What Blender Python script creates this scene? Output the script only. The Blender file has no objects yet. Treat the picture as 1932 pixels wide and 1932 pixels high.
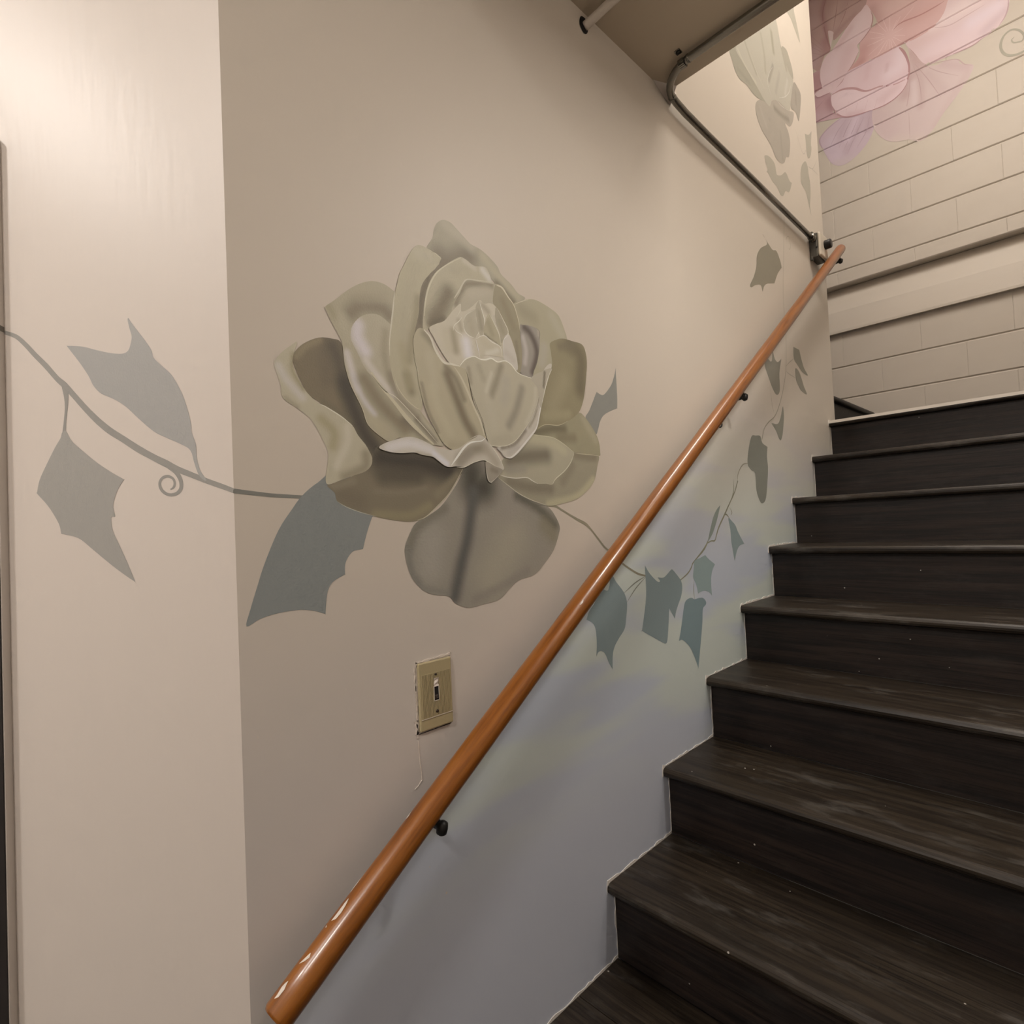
import bpy, bmesh, math, random
import numpy as np
from mathutils import Vector, Matrix
from mathutils.geometry import delaunay_2d_cdt
random.seed(4)
scene = bpy.context.scene
COL = scene.collection

# ------------------------------------------------------------------ camera
FPX = 1046.4                                   # focal length in pixels of the 1932 frame
YAW, PITCH, ROLL = math.radians(-46.06), math.radians(1.65), math.radians(-2.66)
CAM = np.array([0.816, -1.035, 1.012])
_f = np.array([math.sin(YAW)*math.cos(PITCH), math.cos(YAW)*math.cos(PITCH), math.sin(PITCH)])
_r0 = np.array([math.cos(YAW), -math.sin(YAW), 0.0])
_u0 = np.cross(_r0, _f)
RT = _r0*math.cos(ROLL) + _u0*math.sin(ROLL)
UP = _u0*math.cos(ROLL) - _r0*math.sin(ROLL)
FW = _f
cd = bpy.data.cameras.new('camera')
cd.sensor_width = 36.0
cd.lens = 36.0*FPX/1932.0
cd.clip_start = 0.02
cam = bpy.data.objects.new('camera', cd)
COL.objects.link(cam)
cam.matrix_world = Matrix(((RT[0], UP[0], -FW[0], CAM[0]), (RT[1], UP[1], -FW[1], CAM[1]), (RT[2], UP[2], -FW[2], CAM[2]), (0, 0, 0, 1)))
scene.camera = cam
scene.cycles.max_bounces = 4
scene.cycles.diffuse_bounces = 4
scene.cycles.glossy_bounces = 2
scene.cycles.transmission_bounces = 0
scene.cycles.use_adaptive_sampling = True
scene.cycles.adaptive_threshold = 0.06
scene.cycles.adaptive_min_samples = 14

# ------------------------------------------------------------------ world, lights, exposure
w = bpy.data.worlds.new('world')
scene.world = w
w.use_nodes = True
w.node_tree.nodes['Background'].inputs[0].default_value = (1.0, 0.9, 0.75, 1)
w.node_tree.nodes['Background'].inputs[1].default_value = 0.03
scene.view_settings.view_transform = 'Standard'
scene.view_settings.look = 'None'
scene.view_settings.gamma = 1.0
scene.view_settings.use_curve_mapping = False
scene.view_settings.exposure = 0.10
ZH = 3.0                   # hall ceiling
HALL_LAMP_AND_FILL = ((0.02, -2.95, ZH), (0.95, -2.55, ZH))  # second one is an unseen fill, added to brighten the mural wall's lower left
WELL_LAMP = (0.72, 1.12, 4.40)
def area_light(name, loc, size, size_y, power, col):
    l = bpy.data.lights.new(name, 'AREA')
    l.shape = 'RECTANGLE' if size_y else 'DISK'
    l.size = size
    if size_y: l.size_y = size_y
    l.energy = power
    l.color = col
    o = bpy.data.objects.new(name, l)
    COL.objects.link(o)
    o.location = loc
    return o
for hl, pw in zip(HALL_LAMP_AND_FILL, (38, 31)):
    area_light('hall_lamp_and_fill_light', (hl[0], hl[1], hl[2]-0.095), 0.34, 0, pw, (1.0, 0.93, 0.87))
area_light('stairwell_lamp_light', (WELL_LAMP[0], WELL_LAMP[1], WELL_LAMP[2]-0.09), 0.28, 1.15, 41, (1.0, 0.91, 0.82))
FOOT_FILL = (0.95, 0.245, 2.302)  # unseen fill lamp, added to light the mural wall from the right
area_light('foot_fill_light', (FOOT_FILL[0], FOOT_FILL[1], FOOT_FILL[2]-0.095), 0.20, 0, 9.5, (1.0, 0.91, 0.83))

# ------------------------------------------------------------------ pixel -> point on a plane of the building
def ray(p): return FW + RT*(p[0]-966)/FPX - UP*(p[1]-966)/FPX
def onx(p, x=0.0):
    d = ray(p); return CAM + d*(x-CAM[0])/d[0]
def ony(p, y):
    d = ray(p); return CAM + d*(y-CAM[1])/d[1]
def onz(p, z):
    d = ray(p); return CAM + d*(z-CAM[2])/d[2]

# measures of the place (metres)
RISE, RUN, OV, TT = 0.18, 0.26, 0.027, 0.026
WX1 = 1.25                 # wall on the far side of the stairs
Y0, Y1 = -0.78, 1.922      # the mural wall starts and ends
YB = 2.95                  # face of the block wall
ZC = 2.302                 # low ceiling
YC = 0.478                 # its end
ZTOP = 4.42
ZL = 8*RISE                # landing
SP = np.array([-1, -1, 0])/math.sqrt(2)     # along the splayed wall
SN = np.array([1, -1, 0])/math.sqrt(2)      # its normal
C0 = np.array([0, Y0, 0.0])

# ------------------------------------------------------------------ materials
def lin(c):
    c = np.asarray(c, float)/255.0
    return np.where(c <= 0.04045, c/12.92, ((c+0.055)/1.055)**2.4)
MATS = {}
class NT:
    def __init__(s, name):
        s.m = bpy.data.materials.new(name); s.m.use_nodes = True
        s.t = s.m.node_tree; s.b = s.t.nodes['Principled BSDF']
    def n(s, typ, **k):
        o = s.t.nodes.new(typ)
        for a, b in k.items(): setattr(o, a, b)
        return o
    def l(s, a, b): s.t.links.new(a, b)
    def val(s, op, a, b=None, clamp=False):
        o = s.n('ShaderNodeMath', operation=op, use_clamp=clamp)
        for i, x in enumerate((a, b)):
            if x is None: continue
            if isinstance(x, (int, float)): o.inputs[i].default_value = x
            else: s.l(x, o.inputs[i])
        return o.outputs[0]
    def mix(s, f, a, b, blend='MIX'):
        o = s.n('ShaderNodeMix', data_type='RGBA', blend_type=blend)
        if isinstance(f, (int, float)): o.inputs[0].default_value = f
        else: s.l(f, o.inputs[0])
        for i, x in ((6, a), (7, b)):
            if isinstance(x, tuple): o.inputs[i].default_value = (*x[:3], 1)
            else: s.l(x, o.inputs[i])
        return o.outputs[2]
    def noise(s, scale, detail=3, vec=None, rough=0.5):
        o = s.n('ShaderNodeTexNoise'); o.inputs['Scale'].default_value = scale
        o.inputs['Detail'].default_value = detail; o.inputs['Roughness'].default_value = rough
        if vec is not None: s.l(vec, o.inputs['Vector'])
        return o.outputs['Fac']
    def coord(s, scale=(1, 1, 1), kind='Object', rnd=False):
        tc = s.n('ShaderNodeTexCoord'); mp = s.n('ShaderNodeMapping')
        mp.inputs['Scale'].default_value = scale
        s.l(tc.outputs[kind], mp.inputs['Vector'])
        if rnd:
            oi = s.n('ShaderNodeObjectInfo'); cm = s.n('ShaderNodeCombineXYZ')
            for i, k in enumerate((31.0, 17.0, 53.0)):
                s.l(s.val('MULTIPLY', oi.outputs['Random'], k), cm.inputs[i])
            s.l(cm.outputs[0], mp.inputs['Location'])
        return mp.outputs['Vector']
    def ramp(s, f, stops):
        o = s.n('ShaderNodeValToRGB'); e = o.color_ramp.elements
        while len(e) < len(stops): e.new(0.5)
        for i, (p, c) in enumerate(stops):
            e[i].position = p; e[i].color = (*c[:3], 1)
        s.l(f, o.inputs[0]); return o.outputs[0]
    def bump(s, h, strength, dist=0.002):
        o = s.n('ShaderNodeBump'); o.inputs['Strength'].default_value = strength
        o.inputs['Distance'].default_value = dist
        s.l(h, o.inputs['Height']); s.l(o.outputs[0], s.b.inputs['Normal'])
    def set(s, **k):
        for a, b in k.items():
            i = s.b.inputs[a.replace('_', ' ')]
            if isinstance(b, tuple): i.default_value = (*b[:3], 1)
            elif isinstance(b, (int, float)): i.default_value = b
            else: s.l(b, i)
        return s
    def done(s, key): MATS[key] = s.m; return s.m

def sstep(t, x, a, b):
    o = t.n('ShaderNodeMapRange', interpolation_type='SMOOTHSTEP')
    o.inputs['From Min'].default_value = a; o.inputs['From Max'].default_value = b
    t.l(x, o.inputs['Value']); return o.outputs['Result']
WALL = np.array([0.63, 0.585, 0.515])           # cream wall paint
def wall_texture(t, col, rough=0.50):
    h = t.noise(70, 1)
    t.bump(h, 0.22, 0.0012)
    t.set(Base_Color=col, Roughness=rough)
t = NT('cream_wall_paint')
blot = t.noise(1.6, 3)
wall_texture(t, t.mix(t.val('MULTIPLY', blot, 0.35), tuple(WALL*np.array([1.0, 1.0, 1.04])), tuple(WALL*np.array([0.97, 0.90, 0.92]))), 0.385)
t.done('wall')
# mural wall: cream, greying low down, with soft blue and green washes brushed below the rail
t = NT('mural_wall_paint')
co = t.n('ShaderNodeTexCoord'); sx = t.n('ShaderNodeSeparateXYZ'); t.l(co.outputs['Object'], sx.inputs[0])
wob = t.val('MULTIPLY', t.val('SUBTRACT', t.noise(2.2, 2), 0.5), 0.35)
zz = t.val('ADD', sx.outputs['Z'], wob)
low = sstep(t, zz, 1.15, 0.55)
below = t.val('SUBTRACT', t.val('ADD', t.val('MULTIPLY', sx.outputs['Y'], 0.684), 0.90), sx.outputs['Z'])
under = t.val('MULTIPLY', sstep(t, below, 0.0, 0.10), sstep(t, zz, 1.50, 0.80))
mpv = t.n('ShaderNodeMapping'); mpv.inputs['Rotation'].default_value = (math.radians(-22), 0, 0)
mpv.inputs['Scale'].default_value = (1, 1.1, 6.0); t.l(co.outputs['Object'], mpv.inputs['Vector'])
bands = t.noise(1.3, 2, mpv.outputs['Vector'])
blot = t.noise(1.6, 3)
c = t.mix(t.val('MULTIPLY', blot, 0.30), tuple(WALL), tuple(WALL*np.array([1.0, 0.95, 0.93])))
c = t.mix(low, c, (0.61, 0.575, 0.545))
wash = t.mix(sstep(t, bands, 0.42, 0.60), (0.61, 0.69, 0.655), (0.52, 0.59, 0.70))
wash = t.mix(sstep(t, zz, 0.62, 0.28), wash, (0.53, 0.575, 0.67))
c = t.mix(t.val('MULTIPLY', under, 0.92), c, wash)
wall_texture(t, c)
t.done('mural')
t = NT('mural_pigment')
at = t.n('ShaderNodeAttribute', attribute_name='Col')
wall_texture(t, at.outputs['Color'], 0.50)
t.done('pigment')
t = NT('painted_block')
c = t.mix(t.noise(2.0, 3), (0.65, 0.60, 0.535), (0.61, 0.555, 0.485))
t.bump(t.noise(180, 3), 0.25, 0.0015); t.set(Base_Color=c, Roughness=0.5); t.done('block')
t = NT('ceiling_paint')
t.bump(t.noise(120, 2), 0.15, 0.001); t.set(Base_Color=(0.50, 0.43, 0.33), Roughness=0.6); t.done('ceiling')
def wood(key, name, c1, c2, dust, rough):
    t = NT(name)
    v = t.coord((1.0, 22, 22), rnd=True)
    g = t.noise(2.6, 6, v, 0.68)
    lines_ = t.noise(5, 4, t.coord((0.8, 60, 60), rnd=True), 0.7)
    c = t.mix(sstep(t, g, 0.36, 0.66), c1, c2)
    c = t.mix(t.val('MULTIPLY', sstep(t, lines_, 0.50, 0.64), 0.75), c, tuple(np.array(c1)*0.35))
    d = t.val('MULTIPLY', sstep(t, t.noise(2.4, 7, t.coord((2.6, 7, 7), rnd=True), 0.72), 0.50, 0.74), dust)
    c = t.mix(d, c, (0.15, 0.14, 0.125))
    vo = t.n('ShaderNodeTexVoronoi'); vo.inputs['Scale'].default_value = 15; t.l(t.coord((1, 1, 1), rnd=True), vo.inputs['Vector'])
    sp = t.val('LESS_THAN', vo.outputs['Distance'], 0.032)
    c = t.mix(t.val('MULTIPLY', sp, 0.8), c, (0.5, 0.47, 0.42))
    t.bump(t.val('ADD', g, t.val('MULTIPLY', lines_, 0.6)), 0.35, 0.0012)
    t.set(Base_Color=c, Roughness=t.val('ADD', t.val('MULTIPLY', d, 0.35), rough), Specular_IOR_Level=0.32)
    return t.done(key)
wood('tread', 'dark_stained_tread', (0.013, 0.009, 0.006), (0.033, 0.024, 0.0155), 0.36, 0.40)
wood('riser', 'dark_stained_riser', (0.0075, 0.0055, 0.005), (0.024, 0.0155, 0.0115), 0.07, 0.48)
t = NT('orange_varnished_wood')
v = t.coord((1.0, 1.0, 1.0), 'UV')
mp = t.n('ShaderNodeMapping'); mp.inputs['Scale'].default_value = (4, 7, 1); t.l(v, mp.inputs['Vector'])
g = t.noise(1.5, 5, mp.outputs['Vector'], 0.65)
c = t.ramp(g, [(0.25, (0.12, 0.034, 0.005)), (0.5, (0.235, 0.078, 0.010)), (0.75, (0.31, 0.115, 0.016))])
t.set(Base_Color=c, Roughness=0.30); t.b.inputs['Coat Weight'].default_value = 0.3
t.b.inputs['Coat Roughness'].default_value = 0.15
t.bump(g, 0.12, 0.001); t.done('rail')
def plain(key, name, col, rough=0.5, metal=0.0, var=0.15, sc=30, emit=None):
    t = NT(name)
    c = t.mix(t.noise(sc, 3), tuple(np.array(col)*(1-var)), tuple(np.array(col)*(1+var)))
    t.set(Base_Color=c, Roughness=rough, Metallic=metal)
    if emit: t.set(Emission_Color=emit[0], Emission_Strength=emit[1])
    return t.done(key)
plain('black_metal', 'black_bracket_metal', (0.014, 0.013, 0.012), 0.45, 0.3)
plain('steel', 'galvanised_conduit', (0.24, 0.23, 0.205), 0.24, 0.9)
plain('whitepipe', 'white_painted_pipe', (0.62, 0.57, 0.50), 0.45)
plain('plate', 'ivory_switch_plate', (0.42, 0.36, 0.215), 0.35, 0, 0.06)
plain('dark', 'dark_void', (0.008, 0.007, 0.007), 0.6)
plain('brown_plastic', 'brown_switch_toggle', (0.03, 0.018, 0.012), 0.35)
plain('chip', 'bare_plaster_chip', (0.66, 0.60, 0.54), 0.7)
plain('caulk', 'old_white_caulk', (0.68, 0.65, 0.60), 0.7, 0, 0.35, 90)
plain('boxgrey', 'grey_electrical_box', (0.13, 0.125, 0.11), 0.45, 0.6)
plain('cream', 'cream_cover_plate', (0.62, 0.57, 0.48), 0.4)
plain('board', 'black_board_front', (0.015, 0.012, 0.011), 0.6, 0, 0.5)
plain('palestrip', 'pale_nosing_strip', (0.74, 0.69, 0.62), 0.4)  # pale band along the front edge of the top landing
plain('lampglass', 'lit_lamp_glass', (0.8, 0.78, 0.72), 0.4, 0, 0.02, 5, ((1.0, 0.88, 0.72), 1.2))
plain('lampbody', 'white_lamp_body', (0.7, 0.68, 0.64), 0.4)

# ------------------------------------------------------------------ object helpers
def tag(o, label, cat=None, group=None, kind=None):
    o['label'] = label
    if cat: o['category'] = cat
    if group: o['group'] = group
    if kind: o['kind'] = kind
    return o
def link(name, me, mat, parent=None, smooth=False):
    o = bpy.data.objects.new(name, me); COL.objects.link(o)
    if mat and not me.materials: me.materials.append(MATS[mat])
    if parent: o.parent = parent
    if smooth:
        for p in me.polygons: p.use_smooth = True
    return o
def mk(name, verts, faces, mat, parent=None, smooth=False):
    me = bpy.data.meshes.new(name)
    me.from_pydata([tuple(map(float, q)) for q in verts], [], faces)
    me.validate(); me.update()
    return link(name, me, mat, parent, smooth)
def from_bm(name, bm, mat, parent=None, smooth=False):
    bmesh.ops.recalc_face_normals(bm, faces=bm.faces)
    me = bpy.data.meshes.new(name); bm.to_mesh(me); bm.free()
    return link(name, me, mat, parent, smooth)
def empty(name, loc, label, cat, group=None):
    o = bpy.data.objects.new(name, None); COL.objects.link(o); o.location = loc
    o.empty_display_size = 0.05
    return tag(o, label, cat, group)
def bmbox(bm, a, b, bev=0.0):
    a = np.array(a, float); b = np.array(b, float)
    r = bmesh.ops.create_cube(bm, size=1.0)
    vs = r['verts']
    for v_ in vs: v_.co = Vector(((a+b)/2 + np.array(v_.co)*(b-a)))
    if bev:
        es = list({e for v_ in vs for e in v_.link_edges})
        bmesh.ops.bevel(bm, geom=es, offset=bev, segments=2, profile=0.5, affect='EDGES')
def box(name, a, b, mat, parent=None, bev=0.0):
    bm = bmesh.new(); bmbox(bm, a, b, bev); return from_bm(name, bm, mat, parent)
def prism(name, poly, axis, a, b, mat, parent=None, smooth=False):
    """poly: 2-D outline; axis 0 -> (a..b) along X with poly in (y,z); axis 2 -> along Z with poly in (x,y)"""
    n = len(poly); V = []
    for e in (a, b):
        for q in poly: V.append((e, q[0], q[1]) if axis == 0 else ((q[0], e, q[1]) if axis == 1 else (q[0], q[1], e)))
    F = [tuple(range(n)), tuple(range(2*n-1, n-1, -1))] + [(i, i+n, (i+1) % n+n, (i+1) % n) for i in range(n)]
    bm = bmesh.new(); bv = [bm.verts.new(q) for q in V]
    for f_ in F: bm.faces.new([bv[i] for i in f_])
    return from_bm(name, bm, mat, parent, smooth)
def crom(pts, closed=False, n=6):
    P = np.array(pts, float); m = len(P); out = []
    rng = range(m) if closed else range(m-1)
    for i in rng:
        p0 = P[(i-1) % m] if closed or i > 0 else 2*P[0]-P[1]
        p1 = P[i]; p2 = P[(i+1) % m]
        p3 = P[(i+2) % m] if closed or i+2 < m else 2*P[-1]-P[-2]
        for k in range(n):
            t_ = k/n
            out.append(0.5*((2*p1)+(-p0+p2)*t_+(2*p0-5*p1+4*p2-p3)*t_**2+(-p0+3*p1-3*p2+p3)*t_**3))
    if not closed: out.append(P[-1])
    return np.array(out)
def tube(name, path, rad, mat, parent=None, seg=20, caps=True, round_end=False):
    P = np.array(path, float); n = len(P)
    R_ = np.full(n, rad) if np.isscalar(rad) else np.array(rad, float)
    T = np.gradient(P, axis=0); T /= np.linalg.norm(T, axis=1)[:, None]
    ref = np.array([0, 0, 1.0]) if abs(T[0][2]) < 0.9 else np.array([1.0, 0, 0])
    V = []; uv = []; L = 0
    a = np.cross(T[0], ref); a /= np.linalg.norm(a)
    for i in range(n):
        if i: L += np.linalg.norm(P[i]-P[i-1])
        a = a - T[i]*(a@T[i]); a /= np.linalg.norm(a); b = np.cross(T[i], a)
        for k in range(seg):
            th = 2*math.pi*k/seg
            V.append(P[i]+R_[i]*(math.cos(th)*a+math.sin(th)*b)); uv.append((L, k/seg))
    F = [(i*seg+k, i*seg+(k+1) % seg, (i+1)*seg+(k+1) % seg, (i+1)*seg+k) for i in range(n-1) for k in range(seg)]
    if caps: F += [tuple(range(seg-1, -1, -1)), tuple((n-1)*seg+k for k in range(seg))]
    me = bpy.data.meshes.new(name); me.from_pydata([tuple(q) for q in V], [], F)
    u = me.uv_layers.new(name='UVMap')
    for p in me.polygons:
        ks = [me.loops[li].vertex_index % seg for li in p.loop_indices]
        wrap = len(p.vertices) == 4 and (0 in ks and seg-1 in ks)
        for li in p.loop_indices:
            q = uv[me.loops[li].vertex_index]
            u.data[li].uv = (q[0], 1.0 if (wrap and q[1] == 0) else q[1])
    o = link(name, me, mat, parent)
    for p in me.polygons: p.use_smooth = len(p.vertices) == 4
    return o
def lathe(name, prof, origin, axis, mat, parent=None, seg=24):
    """prof: (radius, height) list along axis"""
    ax = np.array(axis, float); ax /= np.linalg.norm(ax)
    ref = np.array([0, 0, 1.0]) if abs(ax[2]) < 0.9 else np.array([1.0, 0, 0])
    a = np.cross(ax, ref); a /= np.linalg.norm(a); b = np.cross(ax, a)
    V = [np.array(origin)+ax*h+r_*(math.cos(2*math.pi*k/seg)*a+math.sin(2*math.pi*k/seg)*b) for r_, h in prof for k in range(seg)]
    n = len(prof)
    F = [(i*seg+k, i*seg+(k+1) % seg, (i+1)*seg+(k+1) % seg, (i+1)*seg+k) for i in range(n-1) for k in range(seg)]
    F += [tuple(range(seg-1, -1, -1)), tuple((n-1)*seg+k for k in range(seg))]
    bm = bmesh.new(); bv = [bm.verts.new(q) for q in V]
    for f_ in F: bm.faces.new([bv[i] for i in f_])
    return from_bm(name, bm, mat, parent, True)

# ------------------------------------------------------------------ the setting
# mural wall beside the stairs
wl = prism('wall_left', [(-0.15, Y0), (0, Y0), (0, Y1), (-0.15, Y1)], 2, -0.3, ZTOP, 'mural')
tag(wl, 'cream mural wall beside the dark stairs, painted with a big grey rose', 'wall', kind='structure')
# splayed wall to the left of it
e1 = C0+SP*1.0
wc = prism('wall_corner', [(C0[0], C0[1]), (e1[0], e1[1]), (e1[0]-0.1, e1[1]+0.1), (-0.2, Y0)], 2, 0.0, ZTOP, 'wall')
tag(wc, 'pale cream splayed wall at the left edge, painted with two grey leaves', 'wall', kind='structure')
XH = e1[0]
tag(box('wall_hall', (XH-0.12, -4.2, -0.3), (XH, e1[1], ZH), 'wall'), 'plain cream hall wall behind the viewer on the left', 'wall', kind='structure')
tag(box('wall_front', (XH-0.12, -4.32, -0.3), (WX1+0.1, -4.2, ZH), 'wall'), 'plain cream hall wall behind the viewer', 'wall', kind='structure')
tag(box('wall_right', (WX1, -4.2, -0.3), (WX1+0.1, YB+0.2, ZTOP), 'wall'), 'plain cream wall on the open side of the stairs', 'wall', kind='structure')
# wall behind the mural wall, along the second flight
tag(box('wall_flight', (-2.3, Y1-0.12, ZL-0.2), (-0.15, Y1, ZTOP), 'wall'), 'cream wall along the flight that turns left', 'wall', kind='structure')
tag(box('wall_end', (-2.4, Y1-0.12, ZL-0.2), (-2.3, YB+0.2, ZTOP), 'wall'), 'cream wall at the top of the second flight', 'wall', kind='structure')
# low ceiling over the foot of the stairs with the upstand above its end
ce = box('ceiling', (0.0, -0.82, ZC), (WX1, YC, ZC+0.2), 'ceiling')
tag(ce, 'low tan ceiling over the foot of the stairs', 'ceiling', kind='structure')
tag(prism('ceiling_hall', [(WX1, -4.2), (WX1, -0.82), (-0.01, -0.82), (XH, e1[1]), (XH, -4.2)], 2, ZH, ZH+0.1, 'ceiling'), 'higher hall ceiling behind the viewer', 'ceiling', kind='structure')
tag(box('wall_drop', (0.0, -0.90, ZC), (WX1, -0.82, ZH), 'wall'), 'cream drop above the edge of the low ceiling', 'wall', kind='structure')
tag(box('wall_upper', (0.0, YC-0.1, ZC+0.2), (WX1, YC, ZTOP), 'wall'), 'cream wall standing on the end of the low ceiling', 'wall', kind='structure')
tag(box('ceiling_upper', (-2.4, YC-0.1, ZTOP), (WX1+0.1, YB+0.2, ZTOP+0.1), 'ceiling'), 'high ceiling over the stairwell', 'ceiling', kind='structure')
# plaster smear where the low ceiling ends against the mural wall
pf = mk('plaster_fillet', [(0.0005, YC-0.075, ZC), (0.0005, YC+0.035, ZC-0.002), (0.0005, YC+0.02, ZC-0.03), (0.035, YC, ZC-0.0005), (0.0005, YC-0.02, ZC-0.02)],
        [(0, 3, 4), (4, 3, 2), (2, 3, 1), (0, 4, 2, 1), (0, 1, 3)], 'wall', ce)

# block wall at the landing
YB2 = YB+0.024
mort = prism('wall_back', [(YB+0.0065, 2.464), (YB+0.0065, ZTOP), (YB+0.2, ZTOP), (YB+0.2, ZL-0.2), (YB2+0.0025, ZL-0.2), (YB2+0.0025, 2.15), (YB+0.1, 2.15), (YB+0.1, 2.464)], 0, -2.3, WX1, 'block')
tag(mort, 'painted concrete block wall behind the landing, with a pink flower mural', 'wall', kind='structure')
ZJ = [2.552+0.2035*k for k in range(-1, 10)]       # bed joints of the upper wall
XJ0, BW = -0.218, 0.4064
def block_mesh(wd, ht, depth=0.02):
    bm = bmesh.new()
    hx, hz = wd/2-0.0002, ht/2-0.0025
    bx_, bz_ = 0.0024, 0.0045
    V = [(-hx, depth, -hz), (hx, depth, -hz), (hx, depth, hz), (-hx, depth, hz),
         (-hx, 0.0035, -hz), (hx, 0.0035, -hz), (hx, 0.0035, hz), (-hx, 0.0035, hz),
         (-hx, 0.0009, -hz+bz_), (hx, 0.0009, -hz+bz_), (hx, 0.0009, hz-bz_), (-hx, 0.0009, hz-bz_),
         (-hx+bx_, 0, -hz+bz_), (hx-bx_, 0, -hz+bz_), (hx-bx_, 0, hz-bz_), (-hx+bx_, 0, hz-bz_)]
    F = [(12, 13, 14, 15), (8, 12, 15, 11), (13, 9, 10, 14), (4, 5, 9, 13, 12, 8), (11, 15, 14, 10, 6, 7), (0, 1, 5, 4), (2, 3, 7, 6),
         (1, 2, 6, 10, 9, 5), (3, 0, 4, 8, 11, 7), (3, 2, 1, 0)]
    bv = [bm.verts.new(q) for q in V]
    for f_ in F: bm.faces.new([bv[i] for i in f_])
    bmesh.ops.recalc_face_normals(bm, faces=bm.faces)
    me = bpy.data.meshes.new('block'); bm.to_mesh(me); bm.free(); me.materials.append(MATS['block'])
    return me
bmesh_cache = {}
def course(z0, z1, y, off):
    x = XJ0 + off - 2*BW
    while x < WX1:
        a, b = max(x, -0.9), min(x+BW, WX1)
        x += BW
        if b-a < 0.03: continue
        key = (round(b-a, 4), round(z1-z0, 4))
        if key not in bmesh_cache: bmesh_cache[key] = block_mesh(b-a, z1-z0)
        o = bpy.data.objects.new('block', bmesh_cache[key]); COL.objects.link(o); o.parent = mort
        o.location = ((a+b)/2, y, (z0+z1)/2)
course(2.462, ZJ[1], YB, 0.0)
for k in range(1, 10): course(ZJ[k], ZJ[k+1], YB, BW/2 if k % 2 else 0.0)
LZ = [1.535, 1.7385, 1.942, 2.17]
for k in range(3): course(LZ[k], LZ[k+1], YB2-0.004, BW/2 if k % 2 else 0.0)
course(1.40, 1.535, YB2-0.004, BW/2)
# plain concrete band between the two block faces; its foot leans out
prism('concrete_band', [(YB+0.075, 2.463), (YB+0.012, 2.30), (YB-0.010, 2.172), (YB-0.010, 2.158), (YB+0.075, 2.158)], 0, -2.3, WX1, 'block', mort)

# ------------------------------------------------------------------ floor and stairs
fl = box('floor', (XH-0.1, -4.2, -0.3), (WX1, RUN+0.05, -0.02), 'dark')
tag(fl, 'dark stained plank floor at the foot of the stairs', 'floor', kind='structure')
y = OV
pm = {}
while y > -4.19:
    ya = max(y-0.144, -4.2); x0 = 0.0 if ya > Y0 else XH
    key = (round(y-ya, 3), x0)
    if key not in pm:
        o = box('plank', (0, -(y-ya)+0.0006, -0.02), (WX1-x0, -0.0006, 0.0), 'tread', fl, 0.0012); pm[key] = o.data
    else: o = link('plank', pm[key], None, fl)
    o.location = (x0, y, 0)
    y -= 0.144
st = empty('staircase', (0, 0, 0), 'dark stained wooden stairs climbing along the mural wall to the landing', 'stairs')
def nose_profile(back, th=TT, r=0.0125, n=7):
    p = [(back, -th), (0.010, -th)]
    for k in range(n+1):
        a_ = math.pi*1.5-math.pi*k/n
        p.append((r+r*math.cos(a_), -th/2+th/2*math.sin(a_)))
    p += [(back, 0.0)]
    return p
tread_o = prism('tread', nose_profile(RUN+OV-0.001), 0, 0.0008, WX1-0.003, 'tread', st)
riser_o = box('riser', (0.0015, 0, 0.0005), (WX1-0.003, 0.018, RISE-TT-0.0005), 'riser', st)
for k in range(1, 8):
    if k == 1: tr, ri = tread_o, riser_o
    else: tr, ri = link('tread', tread_o.data, None, st), link('riser', riser_o.data, None, st)
    tr.location = (0, (k-1)*RUN, k*RISE); ri.location = (0, (k-1)*RUN+OV, (k-1)*RISE)
ri = link('riser', riser_o.data, None, st); ri.location = (0, 7*RUN+OV, 7*RISE)
# landing
ln = prism('landing_board', nose_profile(YB2-7*RUN-0.006), 0, 0.0008, WX1-0.003, 'tread', st); ln.location = (0, 7*RUN, ZL)
box('landing_side_board', (-0.09, Y1+0.001, ZL-TT), (0.0007, YB2-0.006, ZL), 'tread', st)
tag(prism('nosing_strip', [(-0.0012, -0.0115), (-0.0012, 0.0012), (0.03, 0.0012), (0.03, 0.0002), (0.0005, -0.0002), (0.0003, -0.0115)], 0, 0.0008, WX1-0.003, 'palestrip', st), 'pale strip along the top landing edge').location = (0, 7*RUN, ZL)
# second flight, turning left from the landing
s2 = empty('staircase', (-0.06, Y1+0.002, ZL), 'short dark flight turning left behind the end of the mural wall', 'stairs')
ly = YB-0.014-Y1
prof2 = [(-q[0], q[1]) for q in nose_profile(0.285)]
t2 = prism('tread', prof2, 1, 0, ly, 'tread', s2)
r2 = box('riser', (-0.045, 0, 0.0005), (-OV, ly, RISE-TT-0.0005), 'riser', s2)
for k in range(5):
    a, b = (t2, r2) if k == 0 else (link('tread', t2.data, None, s2), link('riser', r2.data, None, s2))
    a.location = (-k*RUN, 0, (k+1)*RISE); b.location = (-k*RUN, 0, k*RISE)
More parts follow.
